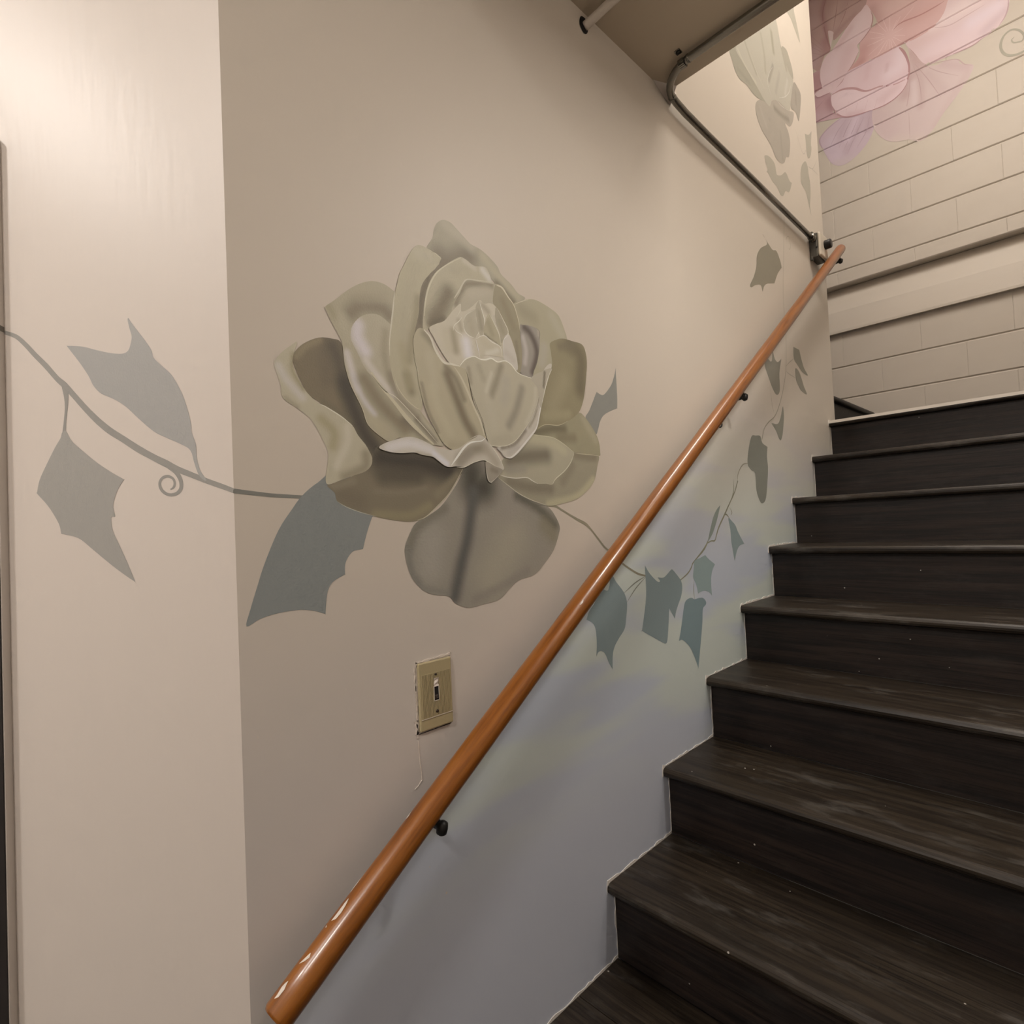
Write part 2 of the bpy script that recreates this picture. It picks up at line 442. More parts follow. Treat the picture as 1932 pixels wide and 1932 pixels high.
# ragged bead of old caulk between stairs and mural wall
def ribbon_w(name, pts, wdt, mat, parent, x=0.0012, jit=0.0, step=0.012):
    P = [np.array(pts[0], float)]
    for a, b in zip(pts[:-1], pts[1:]):
        a = np.array(a, float); b = np.array(b, float); m = max(1, int(np.linalg.norm(b-a)/step))
        P += [a+(b-a)*k/m for k in range(1, m+1)]
    P = np.array(P); T = np.gradient(P, axis=0); T /= np.linalg.norm(T, axis=1)[:, None]+1e-9
    N = np.stack([-T[:, 1], T[:, 0]], 1)
    V = []
    for i in range(len(P)):
        h = wdt*(0.5+jit*(random.random()-0.5))
        a, b = P[i]+N[i]*h, P[i]-N[i]*h
        V += [(x, a[0], a[1]), (x, b[0], b[1]), (0.0001, a[0], a[1]), (0.0001, b[0], b[1])]
    F = []
    for i in range(len(P)-1):
        j = 4*i; F += [(j, j+1, j+5, j+4), (j, j+4, j+6, j+2), (j+1, j+3, j+7, j+5)]
    return mk(name, V, F, mat, parent)
for k in range(1, 9):
    y_, z_ = (k-1)*RUN, k*RISE
    ribbon_w('caulk_bead', [(y_+OV+0.001, z_-RISE+0.003), (y_+OV+0.001, z_-TT-0.001)], 0.0058, 'caulk', st, 0.0013, 1.2)
    ribbon_w('caulk_bead', [(y_-0.0015, z_-TT+0.004), (y_-0.001, z_-0.004), (y_+0.003, z_+0.0015)] + ([(y_+RUN+OV-0.002, z_+0.0015)] if k < 8 else [(y_+0.09, z_+0.0015)]), 0.0058, 'caulk', st, 0.0013, 1.2)
ribbon_w('caulk_bead', [(OV, 0.0015), (-0.75, 0.0015)], 0.0058, 'caulk', st, 0.0013, 1.2)

# ------------------------------------------------------------------ handrail
XR, RS, RZ, RR = 0.07, 0.6882, 0.9361, 0.0212
def rail_pt(y): return np.array([XR, y, RZ+RS*y])
hr = empty('handrail', (0, 0.5, 1.2), 'round orange-brown wooden handrail on black brackets along the mural wall', 'handrail')
hr.location = (0, 0, 0)
ya, yb = -0.772, 1.915
dirv = np.array([0, 1, RS])/math.hypot(1, RS)
path = []; rad = []
for s_, r_ in ((0, 0.90), (0.004, 1.0)): path.append(rail_pt(ya)+dirv*s_); rad.append(RR*r_)
for k in range(1, 60):
    y_ = ya+(yb-ya)*k/60
    path.append(rail_pt(y_)); rad.append(RR*(1+0.012*math.sin(k*0.9)))
for k in range(6):
    a_ = k/5*math.pi/2
    path.append(rail_pt(yb)+dirv*(0.016*math.sin(a_))); rad.append(RR*max(0.25, math.cos(a_)**0.6))
tube('rail', path, rad, 'rail', hr, 28)
def bracket(y_):
    c = rail_pt(y_)
    nrm = np.array([0, RS, -1.0])/math.hypot(1, RS)          # below the rail, square to it
    e = c+nrm*0.040
    b = lathe('bracket', [(0.009, 0.0), (0.009, 0.003), (0.008, 0.006), (0.007, 0.009)], (0.0, e[1], e[2]), (1, 0, 0), 'black_metal', hr, 20)
    arm = crom([(0.006, e[1], e[2]), (0.03, e[1], e[2]), (0.055, e[1], e[2]), (XR, e[1]-nrm[1]*0.004, e[2]-nrm[2]*0.004), (XR, c[1]+nrm[1]*0.03, c[2]+nrm[2]*0.03), (XR, c[1]+nrm[1]*0.02, c[2]+nrm[2]*0.02)], n=5)
    tube('bracket_arm', arm, 0.0065, 'black_metal', b, 12)
    lathe('bracket_knob', [(0.003, -0.012), (0.0085, -0.008), (0.0095, 0.0), (0.0085, 0.008), (0.003, 0.012)], e+np.array([0.004, 0, 0]), np.array([0.2, 0.1, 1.0]), 'black_metal', b, 14)
    sd = crom([c-dirv*0.022+nrm*0.0205, c+nrm*0.0215, c+dirv*0.022+nrm*0.0205], n=4)
    tube('bracket_saddle', sd, 0.0045, 'black_metal', b, 10)
for y_ in (-0.530, 0.715, 1.868): bracket(y_)
tube('wire_hook', crom([onx(p, XR-0.005) for p in ((1359, 797), (1362, 800), (1361, 805), (1358, 806))], n=4), 0.0022, 'black_metal', hr, 8)
def chip_on_rail(pts, wpx, mat='chip', lift=0.0004):
    """thin flake lying on the rail where the given pixels fall"""
    out = []
    for p in pts:
        d = ray(p); d = d/np.linalg.norm(d)
        A = rail_pt(0); n_ = np.cross(d, dirv); n_ /= np.linalg.norm(n_)
        dist = (A-CAM)@n_
        # closest approach on the axis
        M = np.array([d, -dirv, n_]).T
        t_, s_, k_ = np.linalg.solve(M, A-CAM)
        ax = A+dirv*s_
        q = max(-0.985, min(0.985, -k_/(RR*1.01)))
        toc = CAM-ax; toc -= dirv*(toc@dirv); toc -= n_*(toc@n_); toc /= np.linalg.norm(toc)
        out.append((ax, n_*q+toc*math.sqrt(1-q*q)))
    V = []
    for i, (ax, nn) in enumerate(out):
        side = np.cross(dirv, nn)
        wd = wpx[i]*0.00045
        for sg in (-1, 0, 1):
            m = nn+side*sg*wd/RR; m = m/np.linalg.norm(m)
            V.append(ax+m*(RR*1.012+lift))
    F = []
    for i in range(len(out)-1):
        for k in (0, 1): F.append((3*i+k, 3*i+k+1, 3*i+k+4, 3*i+k+3))
    o = mk('paint_chip', V, F, mat, hr, True)
    return o
def c7(*p): return [(480+a*0.2496, 1450+b*0.2496) for a, b in p]
chip_on_rail(c7((712, 985), (690, 1020), (650, 1080), (610, 1130), (585, 1150)), [1, 5, 7, 6, 1])
chip_on_rail(c7((1180, 335), (1160, 365), (1142, 388)), [1, 5, 1])
chip_on_rail(c7((800, 835), (780, 865), (745, 910), (728, 938)), [1, 4, 3, 1])
chip_on_rail(c7((550, 1185), (545, 1195), (540, 1203)), [1, 4, 1])
chip_on_rail(c7((430, 1390), (415, 1415), (380, 1445), (345, 1470)), [1, 5, 4, 1])
chip_on_rail(c7((262, 1600), (245, 1620), (225, 1650), (185, 1710), (160, 1730)), [1, 4, 8, 5, 1])
chip_on_rail([(1094, 1140), (1092, 1145), (1088, 1150)], [1, 4, 1])

# ------------------------------------------------------------------ light switch
sw = empty('light_switch', (0, -0.4595, 0.7275), 'old ivory light switch plate with ribbed face and broken toggle', 'switch')
hw, hh = 0.0352, 0.0585
pl = box('cover_plate', (0, -hw, -hh), (0.0062, hw, hh), 'plate', sw, 0.0022)
bm = bmesh.new()
nr = 23
for k in range(nr):
    yy = -hw+0.006+(2*hw-0.010)*k/(nr-1)
    if abs(yy) < 0.0068:
        bmbox(bm, (0.0060, yy-0.0008, -0.0365), (0.0071, yy+0.0008, -0.0125)); bmbox(bm, (0.0060, yy-0.0008, 0.0150), (0.0071, yy+0.0008, 0.0375))
    else: bmbox(bm, (0.0060, yy-0.0008, -0.0365), (0.0071, yy+0.0008, 0.0375))
from_bm('ribbed_panel', bm, 'plate', pl)
box('border_line', (0.006, -hw+0.003, -0.0385), (0.0072, hw-0.001, -0.0375), 'cream', pl)
box('slot', (0.0058, -0.0048, -0.0105), (0.0066, 0.0048, 0.0135), 'dark', sw)
bm = bmesh.new()
for a, b in (((0.006, -0.0058, -0.0118), (0.0078, -0.0047, 0.0142)), ((0.006, 0.0047, -0.0118), (0.0078, 0.0058, 0.0142)), ((0.006, -0.0058, -0.0118), (0.0078, 0.0058, -0.0106))): bmbox(bm, a, b, 0.0002)
from_bm('slot_rim', bm, 'cream', sw)
mk('toggle_stub', [(0.0062, -0.0035, -0.008), (0.0062, 0.0035, -0.008), (0.0062, 0.0035, -0.001), (0.0062, -0.0035, -0.001), (0.010, -0.0022, -0.007), (0.0105, 0.0022, -0.006), (0.0088, 0.0015, -0.003), (0.0092, -0.0022, -0.0035)],
   [(0, 3, 2, 1), (4, 5, 6, 7), (0, 1, 5, 4), (1, 2, 6, 5), (2, 3, 7, 6), (3, 0, 4, 7)], 'brown_plastic', sw)
V = []; F = []
for i in range(5):
    for j in range(3):
        V.append((0.0068+0.0028*random.random()*(1 if j == 1 else 0.4), -0.0052+0.0052*j+0.0012*(random.random()-0.5), 0.0132+0.0038*i+0.0012*(random.random()-0.5)))
for i in range(4):
    for j in range(2): F.append((i*3+j, i*3+j+1, i*3+j+4, i*3+j+3))
tag(mk('broken_plastic', V, F, 'chip', sw), 'white broken plastic above the slot')
lathe('screw', [(0.0028, 0.0062), (0.0028, 0.0082), (0.0016, 0.0087)], (0, 0.0, -0.0295), (1, 0, 0), 'brown_plastic', sw, 10)
lathe('screw', [(0.0022, 0.0062), (0.0022, 0.0082), (0.0016, 0.0087)], (0, -0.0005, 0.0345), (1, 0, 0), 'brown_plastic', sw, 10)
def chip_w(pts, wdt, mat='chip', jit=1.0, x=0.0012):
    o = ribbon_w('paint_chip', [(a+0.4595, b-0.7275) for a, b in pts], wdt, mat, sw, x, jit, 0.004)
    return o
chip_w([(-0.4975, 0.666), (-0.4965, 0.725), (-0.4955, 0.790)], 0.0032)
chip_w([(-0.4990, 0.720), (-0.4990, 0.784)], 0.0020)
chip_w([(-0.497, 0.787), (-0.420, 0.790)], 0.0026)
chip_w([(-0.421, 0.795), (-0.4215, 0.78)], 0.003)
chip_w([(-0.500, 0.690), (-0.4995, 0.672), (-0.497, 0.660)], 0.004)
chip_w([(-0.4965, 0.6655), (-0.425, 0.6665)], 0.0013, 'dark', 0.3, 0.0006)
chip_w([(-0.497, 0.655), (-0.4955, 0.62), (-0.493, 0.60), (-0.4925, 0.588), (-0.500, 0.581), (-0.508, 0.577)], 0.0012, 'chip', 0.8)

# ------------------------------------------------------------------ conduits, pipe and electrical box
cn = empty('conduit', (0, 0, 0), 'grey steel conduit bending from the low ceiling along the mural wall to the box', 'conduit')
cz = 2.284
pth = [(WX1, 0.393, cz), (0.9, 0.393, cz), (0.5, 0.393, cz), (0.25, 0.393, cz), (0.118, 0.394, cz)]
for k in range(1, 10):
    a_ = k/10*math.pi/2
    pth.append((0.118-0.1*math.sin(a_), 0.394+0.1*(1-math.cos(a_)), cz-0.008*k/10))
pth += [(0.018, 0.50, cz-0.010), (0.018, 0.56, cz-0.016), (0.018, 0.70, cz-0.019), (0.018, 1.1, cz-0.022), (0.018, 1.676, cz-0.031)]
tube('conduit_pipe', pth, 0.0108, 'steel', cn, 18)
def collar(i, nm='coupling', r=0.0128, L_=0.012):
    a = np.array(pth[i]); d = np.array(pth[i+1])-np.array(pth[i-1]); d /= np.linalg.norm(d)
    tube(nm, [a-d*L_, a-d*L_*0.9, a+d*L_*0.9, a+d*L_], [r*0.9, r, r, r*0.9], 'steel', cn, 18)
collar(4, L_=0.003, r=0.0118); collar(13, L_=0.004, r=0.0118)
stp = empty('pipe_strap', (0.10, 0.393, ZC), 'small steel strap holding the conduit to the low ceiling at the bend', 'strap')
bm = bmesh.new()
bmbox(bm, (-0.008, -0.030, -0.003), (0.008, -0.012, 0.0), 0.0006)
for k in range(8):
    a0, a1 = math.pi*k/8, math.pi*(k+1)/8
    ya_, za_ = -0.0135*math.cos(a0), -0.018-0.0135*math.sin(a0)
    yb_, zb_ = -0.0135*math.cos(a1), -0.018-0.0135*math.sin(a1)
    bmbox(bm, (-0.008, min(ya_, yb_)-0.0008, min(za_, zb_)-0.0008), (0.008, max(ya_, yb_)+0.0008, max(za_, zb_)+0.0008))
from_bm('strap_band', bm, 'steel', stp)
lathe('strap_screw', [(0.006, 0.0), (0.006, 0.003), (0.003, 0.005)], (0, -0.022, -0.003), (0, 0, -1), 'black_metal', stp, 10)
# white pipe through the wall
wp = empty('pipe', (0, 0.085, 2.272), 'short white painted pipe coming out of the mural wall under the low ceiling', 'pipe')
tube('pipe_run', crom([(0.0, 0.0, -0.004), (0.03, 0.006, 0.004), (0.09, 0.010, 0.011), (0.3, 0.010, 0.013), (WX1, 0.010, 0.013)], n=6), 0.0105, 'whitepipe', wp, 16)
hole = crom([(0.0011, -0.022, -0.012), (0.0011, -0.008, -0.026), (0.0011, 0.006, -0.020), (0.0011, 0.012, -0.004), (0.0011, 0.004, 0.016), (0.0011, -0.016, 0.012)], True, 4)
mk('wall_hole', list(hole), [tuple(range(len(hole)))], 'dark', wp)
# box
bxo = empty('electrical_box', (0.0, 1.755, 2.225), 'grey electrical box with cream cover and dark knob at the end of the conduit', 'electrical box')
bm = bmesh.new(); bmbox(bm, (0, -0.052, -0.055), (0.034, 0.052, 0.055), 0.004)
from_bm('box_body', bm, 'boxgrey', bxo)
bm = bmesh.new(); bmbox(bm, (0.034, -0.050, -0.052), (0.047, 0.050, 0.056), 0.006)
tag(from_bm('cover', bm, 'cream', bxo), 'cream cover')
lathe('knob', [(0.020, 0.0), (0.0205, 0.004), (0.0205, 0.024), (0.018, 0.027)], (0.046, 0.012, 0.010), (1, 0, 0), 'black_metal', bxo, 20)
lathe('connector', [(0.0165, 0), (0.0165, 0.008), (0.0135, 0.009), (0.0135, 0.022), (0.015, 0.023), (0.015, 0.028)], (0.018, -0.052, 0.030), (0, -1, 0), 'steel', bxo, 12)
box('lug', (0.001, -0.056, 0.048), (0.018, -0.030, 0.064), 'boxgrey', bxo, 0.002)
box('lug', (0.004, -0.058, -0.066), (0.014, -0.042, -0.050), 'boxgrey', bxo, 0.002)
lathe('screw', [(0.004, 0), (0.004, 0.002), (0.002, 0.003)], (0.030, -0.052, -0.012), (0, -1, 0), 'dark', bxo, 10)

# black-faced board on the splayed wall at the left edge
SB = 0.318
bd = empty('board', tuple(C0+SP*SB), 'black board with cream painted edge standing on the splayed wall', 'board')
bd.rotation_euler = (0, 0, math.radians(225))     # local +X along the wall, +Y away from the viewer is -normal
zt = 1.602
def rounded(z0, z1, x0, x1, r):
    p = [(x0, z0)]
    for k in range(9):
        a_ = math.pi-k/8*math.pi/2
        p.append((x0+r+r*math.cos(a_), z1-r+r*math.sin(a_)))
    return p+[(x1, z1), (x1, z0)]
prism('board_core', rounded(-0.02, zt, 0, 0.5, 0.012), 1, 0.0002, 0.0115, 'wall', bd)
prism('board_face', rounded(-0.02, zt-0.003, 0.0016, 0.5, 0.010), 1, 0.0116, 0.0135, 'board', bd)

# ------------------------------------------------------------------ ceiling lamps (above and behind the view), two of them added as fill
for loc_, lab_ in ((HALL_LAMP_AND_FILL[0], 'round ceiling lamp in the hall near the left wall'), (HALL_LAMP_AND_FILL[1], 'unseen round fill lamp added in the hall near the right wall'), (FOOT_FILL, 'small unseen fill lamp added over the foot of the stairs')):
  lp = empty('ceiling_lamp', loc_, lab_, 'lamp'); q_ = 0.64 if loc_ is FOOT_FILL else 1.0
  lathe('lamp_base', [(0.17*q_, 0.0), (0.17*q_, 0.02), (0.16*q_, 0.025)], (0, 0, 0), (0, 0, -1), 'lampbody', lp, 32)
  lathe('lamp_shade', [(0.155*q_, 0.022), (0.15*q_, 0.045), (0.125*q_, 0.07), (0.08*q_, 0.085), (0.01, 0.09)], (0, 0, 0), (0, 0, -1), 'lampglass', lp, 32)
lp = empty('ceiling_lamp', WELL_LAMP, 'long ceiling lamp high above the stairs', 'lamp')
lp.location.z = ZTOP
box('lamp_base', (-0.16, -0.62, -0.05), (0.16, 0.62, 0.0), 'lampbody', lp, 0.005)
box('lamp_shade', (-0.145, -0.60, -0.10), (0.145, 0.60, -0.05), 'lampglass', lp, 0.01)

# ================================================================== the murals: thin coats of paint on the walls
class Plane:
    def __init__(s, hit, uv, to3, ref, base, rows=None): s.hit, s.uv, s.to3, s.ref, s.base, s.rows = hit, uv, to3, np.array(ref), np.array(base), rows
    def px(s, p): return s.uv(s.hit(p))
    def mpp(s, p): return float(((s.hit(p)-CAM)@FW)/FPX)          # metres per pixel, upright
    def col(s, c): return s.base*lin(c)/lin(s.ref)
PW = Plane(lambda p: onx(p), lambda q: np.array([q[1], q[2]]), lambda u, v, o: (o, u, v), (178, 161, 138), WALL)
def hitP(p):
    d = ray(p); return CAM+d*((C0-CAM)@SN)/(d@SN)
PP = Plane(hitP, lambda q: np.array([(q-C0)@SP, q[2]]), lambda u, v, o: tuple(C0+SP*u+SN*o+np.array([0, 0, v])), (206, 190, 170), WALL)
def relief(u, v):
    d = 0.0
    for z in ZJ:
        a = abs(v-z)
        if a < 0.0072: d = max(d, 0.0035 if a < 0.0026 else 0.0035*(0.0072-a)/0.0046)
        if a < 0.0022: d = max(d, 0.0060)
    return d
PB = Plane(lambda p: ony(p, YB), lambda q: np.array([q[0], q[2]]), lambda u, v, o: (u, YB-o+relief(u, v), v), (186, 170, 150), (0.61, 0.555, 0.48), rows=ZJ)
def crop(x0, y0, sc): return lambda *p: [(x0+a*sc, y0+b*sc) for a, b in p]
R1, R2, R3 = crop(500, 400, 350/1932), crop(800, 400, 380/1932), crop(600, 700, 300/1932)
R4, R5 = crop(850, 700, 330/1932), crop(720, 880, 380/1932)
CP, CV, CU = crop(0, 560, 420/1449), crop(1032, 900, 450/1932), crop(1350, 380, 300/935)
CT, CF = crop(1370, 0, 200/920), crop(1500, 0, 432/1932)
PX = lambda *p: list(p)

def setcol(me, cols):
    a = me.color_attributes.new('Col', 'FLOAT_COLOR', 'POINT')
    a.data.foreach_set('color', np.concatenate([np.asarray(cols, np.float32), np.ones((len(cols), 1), np.float32)], 1).ravel())
def seg_dist(P, A):
    """distance of points P to polyline A"""
    d = np.full(len(P), 1e9)
    for a, b in zip(A[:-1], A[1:]):
        ab = b-a; L2 = ab@ab+1e-12
        t_ = np.clip(((P-a)@ab)/L2, 0, 1)
        d = np.minimum(d, np.hypot(*(P-a-t_[:, None]*ab).T))
    return d
def ribbon_uv(pl, pts, wpx, off, n=5):
    """smooth brush line; pts pixels, wpx widths in pixels"""
    Q = np.array([pl.px(p) for p in pts]); wm = np.array([w_*pl.mpp(p) for w_, p in zip(wpx, pts)])
    S = crom(np.column_stack([Q, wm]), False, n)
    P = S[:, :2]; T = np.gradient(P, axis=0); T /= np.linalg.norm(T, axis=1)[:, None]+1e-9
    N = np.stack([-T[:, 1], T[:, 0]], 1); h = np.abs(S[:, 2:3])/2
    A, B = P+N*h, P-N*h
    V = []
    for a, b in zip(A, B): V += [pl.to3(a[0], a[1], off), pl.to3(b[0], b[1], off)]
    F = [(2*i, 2*i+1, 2*i+3, 2*i+2) for i in range(len(P)-1)]
    return V, F
def wlist(w_, n):
    if np.isscalar(w_): return [w_*(0.25 if i in (0, n-1) else 1) for i in range(n)]
    return w_
def inside(pts, O):
    ins = np.zeros(len(pts), bool)
    x1, y1 = O[:, 0], O[:, 1]; x2, y2 = np.roll(x1, -1), np.roll(y1, -1)
    for a, b, c_, d in zip(x1, y1, x2, y2):
        ins ^= ((b > pts[:, 1]) != (d > pts[:, 1])) & (pts[:, 0] < (c_-a)*(pts[:, 1]-b)/(d-b+1e-15)+a)
    return ins
def film(name, pl, out, base, off, strokes=(), lines=(), parent=None, grid=0.0042, smooth=4):
    """a coat of paint: closed outline (pixels), base colour, soft strokes (pts, colour, radius px, strength), crisp lines (pts, colour, width px)"""
    O = crom([pl.px(p) for p in out], True, smooth)
    keep = [0]
    for i in range(1, len(O)):
        if np.hypot(*(O[i]-O[keep[-1]])) > 0.0006: keep.append(i)
    O = O[keep]
    lo, hi = O.min(0), O.max(0)
    n = len(O)
    gu = np.arange(lo[0]+grid*0.4, hi[0], grid); gv = np.arange(lo[1]+grid*0.4, hi[1], grid*0.87)
    pts = [(u+(grid/2 if j % 2 else 0), v_) for j, v_ in enumerate(gv) for u in gu]
    if pl.rows:
        pts = [q for q in pts if min(abs(q[1]-z) for z in pl.rows) > 0.011]
        for z in pl.rows:
            if lo[1]-0.01 < z < hi[1]+0.01:
                for dz in (-0.0072, -0.0027, -0.0021, 0.0021, 0.0027, 0.0072): pts += [(u, z+dz) for u in gu]
    pts = np.array(pts) if len(pts) else np.zeros((0, 2))
    if len(pts):
        ins = inside(pts, O)
        pts = pts[ins]
        if len(pts):
            dd = seg_dist(pts, np.vstack([O, O[:1]])); pts = pts[dd > grid*0.3]
    allp = [Vector(q) for q in O]+[Vector(q) for q in pts]
    r = delaunay_2d_cdt(allp, [], [list(range(n))], 1, 1e-7, False)
    P = np.array([tuple(q) for q in r[0]]); F = [tuple(f_) for f_ in r[2]]
    cen = np.array([P[list(f_)].mean(0) for f_ in F]); ok = inside(cen, O)
    F = [f_ for f_, k in zip(F, ok) if k]
    C = np.tile(pl.col(base), (len(P), 1))
    for sp, sc, sr, ss in strokes:
        A = crom([pl.px(p) for p in sp], False, 4) if len(sp) > 1 else np.array([pl.px(sp[0])]*2)
        rm = sr*pl.mpp(sp[0])
        w_ = np.clip(1-seg_dist(P, A)/rm, 0, 1); w_ = (w_*w_*(3-2*w_))*ss
        C = C*(1-w_[:, None])+pl.col(sc)*w_[:, None]
    V = [pl.to3(q[0], q[1], off) for q in P]
    for k, (lp_, lc, lw) in enumerate(lines):
        v2, f2 = ribbon_uv(pl, lp_, wlist(lw, len(lp_)), off+0.00003)
        b0 = len(V); V += v2; F += [tuple(i+b0 for i in f_) for f_ in f2]
        C = np.vstack([C, np.tile(pl.col(lc), (len(v2), 1))])
    me = bpy.data.meshes.new(name); me.from_pydata([tuple(map(float, q)) for q in V], [], F)
    nrm = Vector(pl.to3(0, 0, 1.0))-Vector(pl.to3(0, 0, 0.0))
    if me.polygons and me.polygons[len(me.polygons)//2].normal.dot(nrm) < 0: me.flip_normals()
    setcol(me, C)
    return link(name, me, 'pigment', parent)
def lines_film(name, pl, strokes, col, off, parent=None):
    for i_, (pts, w_) in enumerate(strokes):
        V, F = ribbon_uv(pl, pts, wlist(w_, len(pts)), off-0.00002*i_)
        me = bpy.data.meshes.new(name); me.from_pydata([tuple(map(float, q)) for q in V], [], F)
        nrm = Vector(pl.to3(0, 0, 1.0))-Vector(pl.to3(0, 0, 0.0))
        if me.polygons[0].normal.dot(nrm) < 0: me.flip_normals()
        setcol(me, np.tile(pl.col(col), (len(V), 1)))
        link(name, me, 'pigment', parent)

# ---- the big grey rose
BO, DO = 0.00032, 0.00007
rose = empty('painted_rose', (0.0, -0.36, 0.87), 'large grey-green painted rose in full bloom on the mural wall', 'painting')
rose.location = (0, 0, 0)
LT, MD, DK, DD = (188, 174, 152), (160, 145, 114), (118, 103, 78), (74, 64, 48)
_n = [0]
def petal(out, base, strokes=(), lines=(), plane=None, parent=None, name='petal'):
    _n[0] += 1
    g = (lambda c: c) if plane else (lambda c: (c[0], c[1]+2, c[2]+4))          # a touch greyer
    strokes = [(p, g(c), r*1.25, a) for p, c, r, a in strokes]
    lines = [(p, g(c), w_) for p, c, w_ in lines]
    return film(name, plane or PW, out, g(base), BO+DO*_n[0], strokes, lines, parent or rose)
# top petal at the back
petal(R2((22, 345), (80, 250), (90, 180), (120, 110), (180, 75), (250, 100), (300, 150), (400, 260), (450, 310), (540, 360), (620, 430), (700, 520), (740, 600), (830, 690), (900, 780), (970, 830), (860, 890), (700, 720), (640, 640), (480, 560), (350, 500), (240, 500), (150, 440), (90, 380)),
      (150, 136, 108), [(R2((150, 430), (250, 470), (420, 430)), (112, 98, 74), 34, 0.9), (R2((200, 110), (330, 220), (450, 330)), (165, 150, 122), 18, 0.7), (R2((560, 420), (720, 620), (900, 810)), (164, 149, 116), 14, 0.7), (R2((700, 700), (850, 870)), (108, 94, 68), 14, 0.9)])
# dark inside of the left petal
petal(R1((290, 1560), (300, 1470), (400, 1370), (560, 1308), (700, 1320), (790, 1360), (850, 1550), (960, 1850))+R3((400, 0), (520, 200), (640, 470), (760, 680), (860, 855), (960, 940), (900, 1050), (700, 1120), (640, 1010), (580, 900), (480, 780), (400, 660), (280, 560), (80, 440), (0, 370))+R1((450, 1900), (350, 1720)),
      (112, 96, 70), [(R1((700, 1400), (780, 1600), (860, 1850)), (82, 70, 52), 26, 0.9), (R3((330, 150), (430, 450), (560, 750), (700, 950)), (66, 57, 43), 26, 1.0), (R1((330, 1500), (420, 1400), (560, 1330)), (140, 122, 88), 10, 0.6), (R1((620, 1500), (650, 1750)), (100, 85, 63), 22, 0.6), (R3((60, 380), (200, 470), (380, 620)), (100, 88, 64), 10, 0.6)])
# lower left bowl
petal(R3((110, 1380), (300, 1320), (480, 1250), (600, 1150), (660, 1060), (700, 930), (800, 900), (1000, 960), (1350, 1000), (1550, 1140), (1765, 1165), (1680, 1350), (1580, 1510), (1450, 1650), (1300, 1780), (1200, 1820), (1080, 1830), (900, 1810), (700, 1770), (520, 1720), (330, 1650), (230, 1580), (200, 1480)),
      (114, 99, 74), [(R3((760, 1050), (1000, 1100), (1300, 1130), (1600, 1220)), (60, 51, 38), 42, 1.0), (R3((800, 1280), (1200, 1290)), (76, 65, 48), 26, 0.8), (R3((300, 1500), (500, 1580)), (106, 91, 68), 26, 0.7), (R3((700, 1740), (1100, 1760), (1350, 1640)), (132, 116, 82), 14, 0.8), (R3((1450, 1500), (1680, 1280)), (126, 111, 82), 12, 0.7), (R3((700, 1460), (1000, 1480), (1300, 1420)), (124, 109, 83), 8, 0.5), (R3((200, 1400), (420, 1340)), (128, 113, 86), 12, 0.7)],
      [(R3((1200, 1815), (1310, 1770), (1450, 1640), (1580, 1500), (1680, 1340), (1755, 1190)), (172, 156, 124), 1.6), (R3((230, 1585), (340, 1650), (520, 1718), (700, 1765)), (165, 154, 130), 1.3)])
# pale rolled rim of the left petal
petal(PX((517, 690), (520, 678), (532, 664), (548, 652), (560, 645), (556, 660), (552, 676), (553, 690), (560, 708), (574, 734), (590, 752), (600, 760), (613, 768), (643, 786), (664, 802), (675, 821), (690, 840), (699, 857), (702, 868), (699, 880), (688, 890), (668, 897), (645, 905), (620, 914), (614, 905), (617, 880), (619, 860), (617, 847), (608, 829), (600, 813), (585, 790), (560, 770), (540, 757), (531, 745), (529, 725)),
      (166, 151, 120), [(PX((525, 690), (540, 716), (570, 750)), (178, 163, 142), 12, 0.9), (PX((552, 668), (552, 700), (572, 734)), (140, 124, 88), 7, 0.8), (PX((606, 790), (630, 815), (628, 842)), (146, 130, 92), 14, 0.8), (PX((655, 805), (655, 835), (635, 880)), (184, 168, 140), 11, 0.6), (PX((690, 858), (688, 882), (650, 900)), (128, 112, 84), 15, 0.8), (PX((538, 752), (560, 768)), (136, 121, 92), 8, 0.7)],
      [(PX((602, 762), (615, 768), (645, 787), (665, 804)), (192, 178, 150), 2.0)])
# hanging petal at the bottom
petal(R5((760, -60), (780, 20), (740, 130), (660, 260), (560, 390), (420, 490), (330, 540), (280, 620), (225, 760), (225, 860), (260, 1000), (310, 1100), (400, 1190), (500, 1230), (640, 1245), (700, 1310), (780, 1345), (850, 1355), (960, 1325), (1130, 1275), (1230, 1170), (1320, 1090), (1470, 1035), (1570, 920), (1650, 800), (1700, 640), (1705, 570), (1660, 470), (1590, 385), (1430, 310), (1300, 240), (1120, 110), (1030, 20), (985, -60)),
      (133, 120, 99), [(R5((480, 700), (470, 950)), (146, 133, 112), 44, 0.8), (R5((1250, 700), (1050, 1050)), (146, 132, 106), 60, 0.9), (R5((1300, 320), (1200, 420)), (136, 122, 102), 40, 0.7), (R5((860, 60), (880, 200), (980, 200)), (66, 59, 45), 46, 1.0), (R5((880, 250), (850, 480), (820, 700), (770, 900), (730, 1100), (700, 1250)), (84, 77, 65), 20, 1.0), (R5((600, 400), (440, 500), (320, 620), (270, 760)), (108, 98, 78), 16, 0.8), (R5((260, 800), (280, 1000), (360, 1120)), (112, 103, 86), 12, 0.8), (R5((400, 1170), (640, 1220)), (116, 107, 90), 10, 0.6), (R5((1300, 280), (1500, 400), (1660, 560)), (88, 80, 62), 16, 0.9), (R5((1560, 560), (1640, 660)), (118, 105, 78), 24, 0.7), (R5((900, 1270), (1150, 1150), (1400, 1000)), (124, 111, 92), 14, 0.7)])
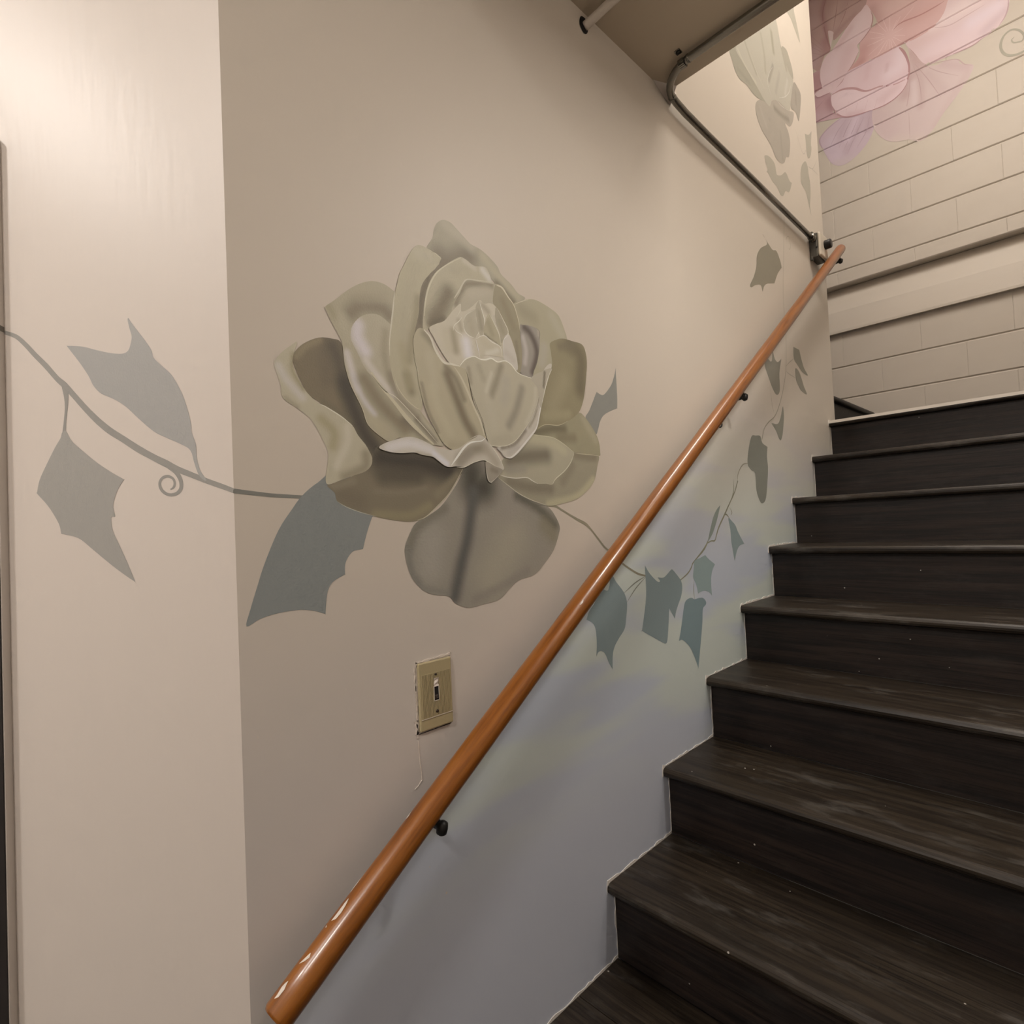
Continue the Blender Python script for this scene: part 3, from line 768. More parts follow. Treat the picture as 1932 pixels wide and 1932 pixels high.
# right-hand petals
petal(R4((900, 700), (950, 640), (1050, 590), (1190, 600), (1300, 550), (1410, 460), (1490, 520), (1600, 690), (1640, 800), (1650, 900), (1640, 938), (1500, 925), (1360, 905), (1250, 830), (1130, 760)),
      (140, 126, 94), [(R4((930, 680), (1100, 640), (1250, 640)), (104, 92, 66), 14, 0.9), (R4((1200, 740), (1360, 740)), (116, 102, 74), 14, 0.7), (R4((1460, 520), (1600, 760)), (152, 138, 106), 12, 0.8)], [(R4((1300, 550), (1410, 462)), (170, 155, 122), 1.3)])
petal(R4((525, 1180), (640, 1270), (760, 1360), (900, 1430), (1080, 1490), (1250, 1460), (1400, 1410), (1520, 1310), (1590, 1200), (1620, 1050), (1632, 935), (1500, 918), (1360, 895), (1300, 900), (1200, 1100), (900, 1120), (540, 1130)),
      (140, 126, 98), [(R4((650, 1230), (900, 1290), (1100, 1300)), (112, 99, 76), 18, 0.8), (R4((1380, 930), (1590, 960)), (118, 104, 78), 12, 0.8), (R4((1340, 1050), (1240, 1220)), (124, 110, 84), 14, 0.7), (R4((1080, 1470), (1400, 1380), (1570, 1200)), (166, 152, 114), 11, 0.8)],
      [(R4((530, 1182), (640, 1268), (760, 1358), (900, 1428), (1060, 1482)), (172, 158, 130), 1.5), (R4((1360, 905), (1500, 922), (1635, 936)), (176, 160, 124), 1.3)])
petal(R4((540, 1145), (560, 1000), (620, 940), (700, 900), (800, 800), (890, 703), (1000, 715), (1130, 735), (1240, 800), (1310, 860), (1362, 905), (1320, 1010), (1260, 1100), (1160, 1190), (1120, 1255), (1050, 1245), (960, 1245), (900, 1210), (840, 1175), (720, 1182), (620, 1170)),
      (156, 142, 112), [(R4((650, 1000), (800, 950), (1050, 930)), (114, 101, 78), 24, 1.0), (R4((640, 1090), (800, 1080)), (140, 126, 104), 14, 0.7), (R4((900, 740), (1120, 790), (1250, 880)), (168, 154, 118), 14, 0.7)],
      [(R4((545, 1147), (620, 1172), (720, 1184), (840, 1178), (900, 1212), (960, 1246)), (190, 176, 150), 1.6), (R4((1125, 1250), (1160, 1190), (1260, 1100), (1325, 1008), (1360, 915)), (186, 172, 140), 1.6), (R4((895, 705), (1000, 716), (1130, 737), (1240, 802), (1350, 890)), (178, 163, 128), 1.4)])
petal(R2((850, 895), (920, 860), (1000, 838), (1080, 850), (1200, 920), (1290, 1000), (1350, 1150), (1370, 1220), (1390, 1300), (1300, 1450), (1230, 1510), (1100, 1560), (1025, 1600), (1040, 1450), (1090, 1340), (1060, 1200), (1000, 1100), (900, 1080)),
      (154, 140, 108), [(R2((930, 940), (1050, 1020)), (136, 121, 92), 20, 0.6), (R2((1220, 1000), (1320, 1180)), (164, 150, 122), 16, 0.6), (R2((1150, 1300), (1130, 1450)), (160, 146, 122), 16, 0.7)], [(R2((865, 888), (930, 860), (1000, 842)), (182, 166, 136), 1.3)])
petal(R2((1205, 1262), (1270, 1225), (1330, 1215), (1420, 1240), (1510, 1270), (1545, 1340), (1560, 1450), (1552, 1600), (1542, 1800))+R4((1500, 0), (1482, 200), (1460, 340), (1410, 462), (1300, 552), (1190, 602), (1050, 592), (940, 645), (960, 400), (1000, 200), (1050, 0))+R2((1180, 1600), (1225, 1480), (1215, 1350)),
      (132, 117, 84), [(R2((1400, 1270), (1500, 1400), (1500, 1700)), (104, 90, 64), 26, 0.9), (R2((1300, 1290), (1420, 1280)), (112, 98, 72), 14, 0.8), (R4((1250, 100), (1130, 400)), (144, 128, 94), 26, 0.7), (R4((1050, 500), (1300, 480)), (150, 134, 98), 14, 0.6)], [(R4((960, 632), (1050, 592), (1190, 600), (1300, 550)), (170, 154, 118), 1.3)])
petal(R2((918, 1090), (945, 1085), (1000, 1090), (1050, 1105), (1100, 1140), (1108, 1220), (1100, 1340), (1080, 1450), (1050, 1530), (1025, 1600), (925, 1550), (930, 1400), (925, 1250)),
      (140, 126, 106), [(R2((960, 1110), (1010, 1160), (1060, 1260), (1080, 1380), (1040, 1540)), (88, 74, 60), 11, 1.0), (R2((945, 1200), (975, 1330), (965, 1450)), (170, 155, 136), 8, 0.9), (R2((1090, 1130), (1095, 1180)), (160, 144, 120), 5, 0.8)], [(R2((1070, 1110), (1105, 1150), (1105, 1200), (1095, 1230)), (120, 106, 82), 1.2)])
# left-hand petals
petal(R1((625, 985), (720, 920), (850, 820), (980, 750), (1110, 722), (1230, 750), (1330, 820), (1400, 900), (1420, 1200), (1420, 1600), (1500, 1900))+R3((1000, 100), (1250, 500), (1500, 850), (1300, 900), (1020, 810), (870, 857), (760, 800), (600, 652), (530, 455), (400, 190), (335, 0))+R1((870, 1740), (825, 1590), (800, 1370), (750, 1260), (680, 1130), (630, 1020)),
      (156, 141, 110), [(R1((900, 1050), (1000, 980), (1200, 1000), (1290, 1080)), (122, 106, 80), 24, 0.9), (R1((1000, 900), (1250, 880)), (150, 134, 104), 18, 0.5), (R1((850, 1470), (900, 1640), (960, 1850)), (184, 168, 150), 11, 0.9), (R3((430, 60), (540, 330), (680, 520)), (180, 166, 150), 9, 0.9), (R3((560, 100), (760, 400), (1050, 700)), (126, 110, 82), 22, 1.0), (R3((1050, 600), (1300, 800)), (104, 90, 68), 14, 0.8), (R3((650, 600), (800, 750)), (162, 146, 112), 14, 0.7), (R1((660, 990), (720, 1080)), (140, 124, 90), 12, 0.6), (R1((800, 1100), (860, 1300)), (164, 149, 118), 16, 0.6)],
      [(R3((345, 10), (405, 190), (535, 455), (605, 650), (762, 798)), (176, 160, 128), 1.4)])
petal(R1((888, 1260), (910, 1180), (980, 1100), (1070, 1065), (1180, 1075), (1300, 1170), (1400, 1300), (1450, 1600), (1560, 1900))+R3((1000, 150), (1200, 450), (1400, 750), (1520, 900), (1440, 905), (1380, 880), (1250, 775), (1080, 600), (900, 370), (750, 180), (620, 0))+R1((1230, 1850), (1110, 1720), (1020, 1600), (960, 1470), (895, 1340)),
      (162, 147, 117), [(R1((960, 1180), (960, 1300), (1040, 1450)), (188, 172, 158), 20, 1.0), (R1((1050, 1550), (1200, 1750), (1330, 1900)), (184, 168, 146), 11, 0.9), (R1((1250, 1250), (1240, 1500), (1300, 1750)), (140, 124, 94), 12, 0.7), (R3((880, 50), (960, 300), (1200, 560)), (128, 112, 86), 12, 0.8), (R3((1200, 600), (1420, 850)), (104, 90, 68), 9, 0.8)],
      [(R3((640, 20), (760, 190), (910, 365), (1090, 590), (1260, 765), (1400, 890)), (178, 162, 128), [4, 5, 6, 9, 6, 2]), (R3((640, 40), (800, 235), (930, 310), (1090, 470), (1300, 700), (1455, 885)), (190, 176, 146), 1.3)])
petal(R1((1400, 640), (1440, 560), (1500, 440), (1560, 360), (1620, 350), (1700, 390), (1780, 440), (1832, 490), (1790, 570), (1720, 640), (1680, 720), (1660, 860), (1640, 1050), (1620, 1220), (1580, 1330), (1600, 1500), (1640, 1750), (1660, 1932))+R3((1230, 100), (1260, 300), (1255, 470), (1180, 445), (1060, 340), (960, 200), (915, 30))+R1((1390, 1900), (1320, 1700), (1287, 1450), (1290, 1300), (1310, 1150), (1340, 900), (1370, 760)),
      (163, 148, 115), [(R1((1580, 420), (1700, 460)), (168, 153, 124), 20, 0.6), (R1((1560, 600), (1480, 900), (1450, 1200), (1470, 1500)), (158, 143, 112), 18, 0.6), (R1((1590, 900), (1560, 1150), (1520, 1350), (1500, 1550)), (138, 122, 90), 12, 0.8), (R3((1080, 60), (1130, 250)), (126, 110, 80), 14, 0.9), (R1((1420, 1400), (1500, 1800)), (150, 134, 98), 14, 0.6)],
      [(R1((1345, 830), (1330, 1000), (1310, 1180), (1293, 1350), (1295, 1500)), (184, 169, 140), [1, 3, 3, 2, 1]), (R3((920, 40), (965, 200), (1062, 338), (1180, 443), (1250, 468)), (180, 164, 130), 1.4), (R1((1705, 395), (1782, 442), (1828, 488)), (186, 170, 138), 1.3)])
petal(R1((1835, 488), (1900, 500), (1960, 520), (1850, 600), (1760, 690), (1700, 850), (1660, 1000), (1660, 1200), (1600, 1240), (1545, 1340), (1560, 1230), (1598, 1050), (1608, 860), (1640, 740), (1720, 640), (1795, 570)), (116, 101, 76), [(R1((1700, 680), (1625, 900), (1610, 1150)), (98, 84, 60), 6, 0.8)])
# the inner cup
petal(R2((-15, 1120), (-14, 1000), (0, 870), (30, 720), (100, 590), (200, 510), (300, 450), (350, 435), (400, 460), (480, 520), (580, 530), (620, 590), (655, 680), (720, 740), (600, 900), (400, 1000), (200, 1080), (60, 1110), (10, 1140)),
      (162, 147, 115), [(R2((90, 1020), (160, 920), (230, 780)), (116, 101, 74), 26, 1.0), (R2((60, 1080), (180, 1030)), (98, 84, 60), 12, 0.9), (R2((280, 560), (400, 560)), (154, 139, 108), 18, 0.6), (R2((560, 560), (620, 640)), (184, 170, 148), 11, 0.9), (R2((380, 470), (480, 540)), (176, 160, 134), 8, 0.7)],
      [(R2((0, 1000), (8, 870), (40, 730), (105, 600), (205, 515), (350, 440)), (182, 167, 134), [1, 3, 3, 3, 2, 1]), (R2((285, 830), (330, 760), (375, 680), (415, 648), (520, 660), (645, 672)), (178, 163, 134), [1, 3, 3, 2, 1.5, 1])])
petal(R2((340, 780), (375, 695), (420, 655), (520, 672), (650, 692), (700, 705), (690, 850), (700, 950), (500, 1000), (350, 1000), (260, 960), (300, 850)), (160, 145, 116),
      [(R2((300, 880), (350, 760), (420, 690), (640, 705)), (122, 107, 80), 10, 0.9), (R2((450, 800), (600, 760)), (168, 152, 124), 16, 0.6)])
petal(R2((680, 700), (740, 720), (800, 810), (860, 900), (900, 1050), (920, 1200), (935, 1400), (915, 1550), (870, 1530), (850, 1350), (780, 1150), (730, 1000), (690, 920), (655, 860)), (138, 123, 92), [(R2((750, 850), (850, 1100)), (128, 112, 82), 12, 0.7), (R2((880, 1250), (900, 1450)), (120, 106, 80), 6, 0.6)],
      [(R2((690, 702), (745, 730), (800, 815), (858, 900), (900, 1040), (918, 1150)), (184, 168, 136), [2, 4, 3, 2, 1.5, 1])])
# heart of the rose
petal(R2((45, 1115), (110, 1075), (190, 1045), (270, 950), (345, 880), (352, 955), (430, 930), (525, 848), (570, 880), (640, 880), (700, 930), (750, 1030), (800, 1150), (840, 1240), (885, 1400), (890, 1520), (830, 1500), (700, 1480), (500, 1480), (340, 1490), (240, 1450), (150, 1320), (80, 1190)),
      (178, 162, 133), [(R2((270, 1150), (300, 1330)), (146, 130, 98), 12, 0.9), (R2((330, 1050), (350, 1130)), (150, 134, 104), 8, 0.8), (R2((200, 1150), (230, 1300)), (172, 156, 124), 14, 0.6), (R2((400, 1250), (420, 1370)), (198, 184, 168), 17, 1.0), (R2((560, 900), (610, 960)), (150, 134, 106), 9, 0.9), (R2((700, 1400), (600, 1390)), (186, 170, 144), 8, 0.7)],
      [(R2((275, 1140), (285, 1090), (330, 1050), (360, 1010)), (196, 182, 154), 1.5), (R2((280, 1110), (310, 1150), (360, 1185), (375, 1260)), (198, 184, 158), 1.4), (R2((345, 885), (340, 950), (310, 1010)), (190, 175, 146), 1.3)])
petal(R2((372, 1060), (400, 990), (490, 935), (500, 1050), (525, 1140), (485, 1215), (430, 1190), (385, 1140)), (164, 149, 120), [(R2((440, 1050), (460, 1150)), (156, 140, 110), 10, 0.6)], [(R2((490, 940), (500, 1050), (524, 1140), (490, 1210)), (198, 184, 156), 1.5), (R2((372, 1060), (385, 1140), (430, 1190), (480, 1212)), (200, 186, 160), 1.6), (R2((375, 1050), (400, 990), (480, 940)), (190, 176, 148), 1.2)])
petal(R2((490, 920), (525, 852), (545, 930), (575, 1050), (560, 1180), (535, 1185), (505, 1080)), (158, 143, 114), [(R2((520, 960), (545, 1120)), (140, 124, 96), 6, 0.8)], [(R2((525, 855), (545, 930), (575, 1050), (562, 1180)), (202, 188, 162), 1.5)])
petal(R2((580, 1060), (620, 975), (660, 1060), (715, 1180), (735, 1290), (660, 1240), (570, 1178)), (158, 143, 110), [(R2((610, 1060), (650, 1180)), (144, 128, 96), 9, 0.8), (R2((580, 1190), (690, 1275)), (110, 95, 70), 5, 0.9)], [(R2((620, 978), (662, 1060), (715, 1180), (730, 1280)), (196, 182, 152), 1.4), (R2((582, 1060), (618, 985)), (192, 178, 148), 1.4)])
petal(R2((685, 915), (745, 1030), (800, 1150), (760, 1215), (735, 1260), (715, 1150), (680, 1040)), (152, 137, 108), [(R2((720, 1050), (750, 1150)), (140, 124, 95), 8, 0.7)], [(R2((700, 930), (750, 1030), (802, 1150), (765, 1212)), (198, 184, 154), 1.5)])
petal(R2((485, 1225), (570, 1188), (640, 1250), (722, 1295), (742, 1390), (600, 1375), (530, 1400), (510, 1310)), (176, 160, 130), [(R2((560, 1230), (640, 1320)), (170, 154, 122), 12, 0.5), (R2((600, 1360), (700, 1330)), (192, 178, 152), 7, 0.7)], [(R2((487, 1222), (570, 1187), (642, 1248), (722, 1293), (742, 1385)), (200, 186, 160), 1.5), (R2((490, 1225), (512, 1310), (528, 1400)), (204, 190, 170), 1.5)])
petal(R2((758, 1225), (805, 1180), (850, 1290), (885, 1420), (890, 1520), (830, 1480), (762, 1420)), (180, 165, 142), [(R2((780, 1350), (850, 1420)), (170, 154, 130), 10, 0.6)], [(R2((758, 1410), (756, 1300), (760, 1225), (803, 1183)), (202, 188, 164), 1.5)])
# petals round the heart
petal(R2((-28, 1120), (-8, 1125), (60, 1200), (110, 1320), (190, 1440), (260, 1455), (345, 1478), (400, 1540), (430, 1680), (455, 1800))+R4((262, 392), (330, 540), (375, 700), (385, 745), (300, 760), (200, 830), (100, 880), (0, 900))+R3((1760, 960), (1640, 965), (1520, 885), (1420, 720), (1330, 540), (1250, 300), (1200, 50))+R1((1590, 1700), (1550, 1500), (1537, 1330), (1575, 1230), (1610, 1210)),
      (162, 146, 113), [(R1((1650, 1270), (1780, 1420)), (128, 113, 86), 12, 0.8), (R3((1560, 40), (1680, 350), (1780, 600), (1880, 780)), (116, 100, 74), 16, 1.0), (R3((1380, 200), (1450, 450), (1600, 750)), (170, 154, 120), 14, 0.7), (R1((1700, 1500), (1760, 1800)), (168, 152, 120), 14, 0.7), (R2((200, 1480), (300, 1600), (380, 1800)), (112, 97, 72), 9, 0.7), (R3((1250, 150), (1330, 480), (1450, 740)), (126, 110, 84), 6, 0.8), (R3((1600, 900), (1760, 900)), (150, 134, 102), 10, 0.6)],
      [(R2((-8, 1130), (58, 1210), (105, 1330), (180, 1440), (260, 1462), (340, 1482)), (192, 177, 148), [2, 4, 5, 5, 4, 2]), (R2((285, 1490), (350, 1590), (410, 1720), (455, 1830))+R4((275, 450), (325, 560), (365, 710)), (178, 162, 130), [1, 4, 5, 5, 5, 5, 3]), (R1((1540, 1480), (1580, 1640), (1600, 1760)), (178, 162, 130), 1.5)])
petal(R2((335, 1478), (380, 1425), (430, 1398), (480, 1392), (530, 1415), (580, 1420), (640, 1408), (700, 1442), (770, 1430), (830, 1470), (900, 1550), (1030, 1600), (1080, 1680), (1095, 1770))+R4((955, 190), (968, 260), (945, 370), (885, 520), (805, 650), (705, 775), (600, 828), (500, 832), (430, 822), (385, 710), (345, 570), (265, 385))+R2((455, 1760), (420, 1600), (390, 1520)),
      (166, 151, 121), [(R2((730, 1480), (690, 1620), (640, 1760)), (136, 121, 94), 11, 0.9), (R2((520, 1480), (560, 1600)), (150, 135, 106), 10, 0.7), (R2((640, 1550), (590, 1720)), (180, 165, 136), 7, 0.8), (R4((780, 200), (720, 430), (640, 600)), (136, 122, 98), 13, 0.9), (R4((600, 120), (580, 320)), (158, 144, 120), 18, 0.6), (R4((400, 300), (480, 600)), (170, 155, 126), 16, 0.6), (R4((930, 200), (920, 380), (830, 580)), (176, 161, 132), 7, 0.8), (R4((480, 780), (640, 740)), (156, 141, 112), 12, 0.5), (R2((420, 1500), (440, 1640)), (130, 114, 88), 7, 0.7)],
      [(R2((338, 1476), (382, 1423), (432, 1397), (482, 1391), (532, 1414), (582, 1419), (640, 1407), (700, 1441), (770, 1430), (832, 1470), (900, 1550), (1030, 1598)), (206, 192, 164), [1, 2, 2, 2, 2, 3, 3, 2, 2, 2, 1.5, 1]), (R4((430, 822), (500, 832), (600, 828), (705, 775), (805, 650), (885, 520), (945, 370), (968, 260)), (190, 175, 144), 1.4), (R4((215, 200), (280, 390), (350, 560), (385, 700)), (104, 90, 66), 1.2)])
petal(R4((505, 850), (560, 835), (620, 828), (720, 768), (820, 640), (900, 500), (960, 335), (985, 180), (1000, 40), (1060, -60), (1110, -70), (1080, 60), (1040, 200), (1005, 330), (975, 490), (945, 630), (880, 720), (800, 822), (720, 915), (650, 962), (590, 952), (550, 900)),
      (176, 161, 137), [(R4((560, 850), (700, 810), (820, 660)), (118, 103, 80), 6, 0.9), (R4((980, 200), (930, 480), (860, 620)), (130, 115, 88), 4, 0.8), (R4((640, 900), (740, 840)), (160, 146, 126), 9, 0.7)], [(R4((600, 950), (655, 958), (722, 908), (800, 818), (880, 716), (942, 628), (972, 490), (1003, 330), (1040, 190)), (198, 184, 162), [1, 3, 4, 4, 4, 3, 3, 2, 1])])
petal(R2((1020, 1605), (1060, 1560), (1130, 1530), (1150, 1515), (1220, 1505), (1190, 1580), (1160, 1680), (1130, 1800), (1110, 1880), (1090, 1760), (1075, 1680)), (162, 147, 120), [(R2((1150, 1540), (1140, 1680)), (98, 84, 62), 4, 0.9)], [(R2((1215, 1512), (1180, 1600), (1150, 1720), (1125, 1840)), (196, 182, 154), 1.6)])
# curled lip in front
petal(R3((733, 935), (800, 880), (950, 830), (1100, 800), (1230, 830), (1370, 900), (1450, 940), (1600, 960), (1700, 940), (1800, 870), (1932, 790))+R4((200, 755), (300, 708), (372, 740), (400, 785), (480, 880), (540, 980), (582, 1072), (560, 1092), (480, 1052), (400, 1002), (350, 985), (250, 1012), (140, 1066), (60, 1062))+R3((1760, 1168), (1660, 1160), (1600, 1168), (1530, 1152), (1440, 1082), (1380, 1042), (1260, 1022), (1160, 992), (1000, 1000), (850, 982)),
      (176, 161, 136), [(R3((850, 930), (1100, 880), (1350, 960)), (192, 178, 160), 14, 1.0), (R3((1400, 1000), (1560, 1130)), (196, 184, 172), 8, 0.9), (R4((100, 980), (220, 880), (340, 850)), (132, 117, 92), 17, 1.0), (R4((380, 860), (500, 1020)), (150, 134, 108), 14, 0.8), (R3((1700, 1130), (1850, 980)), (140, 125, 102), 11, 0.8), (R4((130, 830), (260, 740)), (178, 162, 134), 6, 0.7), (R3((1200, 1000), (1350, 1030)), (150, 135, 108), 5, 0.7)],
      [(R4((0, 1045), (60, 960), (140, 850), (220, 790), (330, 775), (372, 745)), (206, 194, 170), [1, 4, 4, 3, 2, 1]), (R4((60, 1062), (140, 1064), (250, 1010), (350, 984), (400, 1000), (480, 1050), (560, 1090)), (190, 176, 146), 1.4), (R4((385, 760), (480, 880), (540, 980), (580, 1070)), (192, 178, 150), 1.4)])
petal(R4((385, 1000), (480, 1050), (565, 1092), (540, 1140), (480, 1190), (450, 1225), (430, 1232), (405, 1210), (390, 1150), (380, 1060)), (142, 127, 104), [(R4((450, 1090), (500, 1110)), (120, 106, 82), 8, 0.8)], [(R4((388, 1060), (395, 1150), (410, 1208), (432, 1230), (452, 1222), (530, 1150)), (176, 162, 136), 1.4)])

# ---- leaves and vine on the mural wall
LG = (122, 119, 106)
def leaf(label, out, col, plane=PW, name='painted_leaf', grp='painted ivy leaves', off=BO, strokes=(), smooth=4):
    o = film(name, plane, out, col, off, strokes, (), None, 0.012, smooth)
    return tag(o, label, 'painted leaf', grp)
leaf('large dark grey painted leaf hanging left of the switch, under the rose', PX((465, 1182), (472, 1151), (487, 1101), (500, 1061), (525, 1001), (550, 962), (570, 935), (600, 910), (640, 890), (720, 940), (702, 976), (692, 1006), (685, 1034), (684, 1036), (665, 1041), (652, 1061), (651, 1083), (650, 1084), (627, 1099), (617, 1121), (614, 1157), (613, 1158), (590, 1152), (560, 1151), (520, 1158), (490, 1168)), (120, 118, 107))
leaf('small pointed grey painted leaf at the right side of the rose', R2((1838, 1500))+R4((1825, 20), (1832, 130), (1840, 290), (1840, 405), (1835, 415), (1760, 445), (1690, 490), (1650, 560), (1630, 640), (1605, 702), (1540, 640), (1488, 522), (1530, 440), (1570, 340), (1600, 260), (1612, 234), (1616, 234), (1660, 262), (1690, 262), (1730, 220), (1780, 140), (1810, 40)), (126, 120, 105), off=BO)
GV = (120, 126, 117)
leaf('grey-green painted leaf partly behind the handrail, longest of the hanging cluster', CV((530, 800), (560, 850), (620, 930), (645, 1000), (648, 1060), (640, 1150), (628, 1230), (580, 1310), (545, 1380), (532, 1450), (531, 1553), (528, 1553), (500, 1500), (470, 1430), (440, 1410), (415, 1420), (402, 1448), (400, 1448), (403, 1350), (395, 1240), (370, 1185), (322, 1157), (320, 1153), (340, 1090), (380, 1030), (400, 980), (455, 912), (457, 910), (490, 920), (505, 880), (510, 830)), GV)
leaf('wide two-lobed grey-green painted leaf with a lower point, beside the handrail', CV((792, 716), (794, 718), (830, 780), (880, 835), (905, 850), (915, 840), (898, 817), (900, 813), (940, 815), (970, 790), (1000, 755), (1015, 750), (1050, 790), (1085, 840), (1095, 900), (1085, 970), (1060, 1040), (1045, 1090), (1036, 1143), (1033, 1143), (1010, 1100), (992, 1070), (989, 1070), (985, 1180), (975, 1320), (965, 1345), (950, 1347), (880, 1310), (771, 1247), (769, 1243), (785, 1130), (800, 1000), (803, 900), (797, 800)), GV)
leaf('small five-cornered grey-green painted leaf near the stair edge', CV((1278, 634), (1282, 634), (1310, 665), (1358, 706), (1358, 711), (1338, 760), (1328, 840), (1335, 953), (1332, 955), (1310, 930), (1275, 922), (1245, 930), (1227, 942), (1223, 942), (1215, 900), (1200, 850), (1182, 810), (1188, 740), (1195, 680), (1240, 655)), (128, 136, 125))
leaf('long grey-green painted leaf with notched top hanging nearest the treads', CV((1145, 985), (1175, 980), (1195, 990), (1230, 980), (1265, 980), (1288, 1010), (1285, 1035), (1262, 1070), (1258, 1180), (1245, 1340), (1227, 1538), (1223, 1538), (1200, 1470), (1165, 1390), (1130, 1345), (1095, 1318), (1072, 1326), (1070, 1322), (1085, 1230), (1100, 1120), (1115, 1020)), (114, 124, 117))
leaf('narrow triangular painted leaf hanging right of the slender stem', CV((1468, 333), (1500, 360), (1525, 390), (1545, 440), (1570, 490), (1596, 538), (1594, 542), (1565, 552), (1545, 580), (1530, 630), (1522, 673), (1518, 673), (1505, 600), (1492, 520), (1485, 430)), (122, 128, 118))
leaf('slender upright painted leaf like a blade on the thin stem', CV((1402, 233), (1398, 233), (1370, 270), (1345, 330), (1325, 410), (1310, 480), (1303, 522), (1340, 460), (1370, 370), (1390, 290)), (122, 124, 108))
UG = (120, 115, 98)
leaf('long grey painted leaf with a rounded lower lobe, right of the handrail middle', CU((212, 1380), (235, 1377), (262, 1380), (275, 1420), (304, 1443), (305, 1448), (302, 1500), (308, 1570), (303, 1680), (295, 1750), (280, 1773), (262, 1765), (240, 1700), (232, 1600), (210, 1580), (188, 1540), (195, 1450)), UG)
leaf('small pointed painted leaf above the long lobed leaf', CU((395, 1205), (402, 1260), (398, 1330), (390, 1390), (378, 1403), (355, 1350), (330, 1307), (333, 1304), (365, 1308), (382, 1270)), (124, 117, 98))
leaf('jagged three-pointed painted leaf just under the upper handrail', CU((288, 960), (300, 920), (328, 942), (334, 882), (337, 882), (348, 925), (365, 945), (384, 928), (386, 930), (375, 1010), (378, 1110), (360, 1138), (335, 1100), (310, 1030)), (124, 115, 96))
leaf('upper of two slim painted leaves near the wall end', CU((457, 858), (460, 857), (491, 873), (493, 878), (505, 930), (520, 980), (543, 1025), (510, 1005), (480, 960), (460, 925)), (126, 117, 97))
leaf('lower of two slim painted leaves near the wall end', CU((470, 981), (490, 1000), (505, 1040), (520, 1090), (537, 1135), (505, 1115), (480, 1070), (470, 1030)), (130, 120, 100))
leaf('broad bell-shaped painted leaf above the upper handrail', CU((277, 196), (280, 198), (305, 240), (335, 285), (358, 292), (380, 350), (388, 388), (386, 393), (365, 425), (347, 478), (343, 481), (325, 482), (300, 485), (285, 500), (278, 527), (275, 527), (265, 492), (235, 492), (210, 505), (203, 490), (225, 440), (240, 380), (243, 320), (265, 275), (300, 255), (298, 230)), (124, 113, 91))
HG = (150, 138, 116)
leaf('ragged painted leaf under the upper rose, above the conduit', CT((335, 1350), (375, 1360), (420, 1420), (435, 1500), (445, 1520), (480, 1520), (515, 1495), (550, 1570), (570, 1588), (568, 1595), (555, 1650), (540, 1670), (515, 1660), (495, 1700), (470, 1690), (440, 1620), (400, 1570), (370, 1510), (350, 1492), (352, 1488), (360, 1470), (340, 1400)), HG)
leaf('narrow short painted leaf close to the far wall edge', CT((683, 1165), (688, 1163), (715, 1170), (737, 1143), (740, 1145), (735, 1250), (740, 1290), (730, 1360), (710, 1372), (697, 1320), (693, 1250)), HG)
leaf('long dagger-shaped painted leaf close to the far wall edge', CT((685, 1400), (705, 1440), (715, 1510), (730, 1600), (732, 1700), (728, 1790), (738, 1867), (715, 1770), (690, 1660), (650, 1580), (652, 1450)), HG)
leaf('pale spike of painted leaf at the very top beside the pink flower', CT((520, 80), (575, 30), (590, 110), (610, 200), (641, 372), (600, 270), (560, 160)), (150, 138, 116))
VN = 0.00028
vine = empty('painted_vine', (0, 0, 0), 'thin grey painted vine running from the rose up the wall above the stairs', 'painting')
lines_film('stem', PW, [(PX((440, 926), (480, 931), (520, 935), (575, 938)), [9, 8, 7, 6])], (112, 106, 92), VN, vine)
lines_film('stem', PW, [(R4((1040, 1485), (1160, 1497), (1220, 1530), (1300, 1580), (1400, 1640), (1490, 1690), (1550, 1750), (1620, 1840), (1690, 1932))+CV((480, 580), (610, 700), (680, 750), (740, 785), (800, 800)), [3, 4, 4, 4, 5, 6, 4, 4, 4, 4, 4, 4, 4, 3])], (128, 117, 92), VN, vine)
lines_film('stem', PW, [(CV((800, 802), (710, 860), (622, 942)), 2.6), (CV((797, 812), (720, 900), (648, 1012)), 2.6)], (118, 116, 98), VN, vine)
lines_film('stem', PW, [(CV((1080, 835), (1140, 780), (1170, 730), (1180, 700), (1215, 655), (1260, 600), (1290, 550), (1310, 500)), [2, 3, 3, 3, 3, 4.5, 4, 2]), (CV((1300, 535), (1330, 518), (1358, 515), (1370, 480), (1390, 410), (1440, 300), (1480, 210), (1520, 120), (1545, 30)), [2, 2.6, 3, 3, 4, 4, 3, 3, 3]), (CV((1478, 245), (1497, 285), (1488, 312)), 1.8), (CV((1438, 308), (1455, 305), (1478, 335)), 3), (CV((1508, 20), (1512, 100), (1500, 160), (1478, 218)), 2.4), (CV((1190, 838), (1188, 920), (1196, 992)), 2)], (124, 117, 92), VN, vine)
lines_film('stem', PW, [(CU((128, 1640), (130, 1610), (145, 1570), (165, 1545), (192, 1540)), 2.2), (CU((273, 1400), (285, 1340), (310, 1300), (350, 1260), (380, 1180), (400, 1090), (412, 1000), (415, 900), (413, 790), (405, 680), (398, 560), (398, 430), (401, 250), (403, 90)), [2, 2.2, 2.4, 2.4, 2, 1.6, 1.4, 1.2, 1.0, 1, 1, 1, 1, 1]), (CU((413, 970), (435, 945), (460, 925)), 1.2), (CU((415, 1000), (440, 1020), (468, 1037)), 1.2), (CU((345, 1248), (330, 1180), (322, 1085)), 1.2), (CU((320, 1304), (345, 1280)), 1.6)], (136, 125, 102), VN, vine)
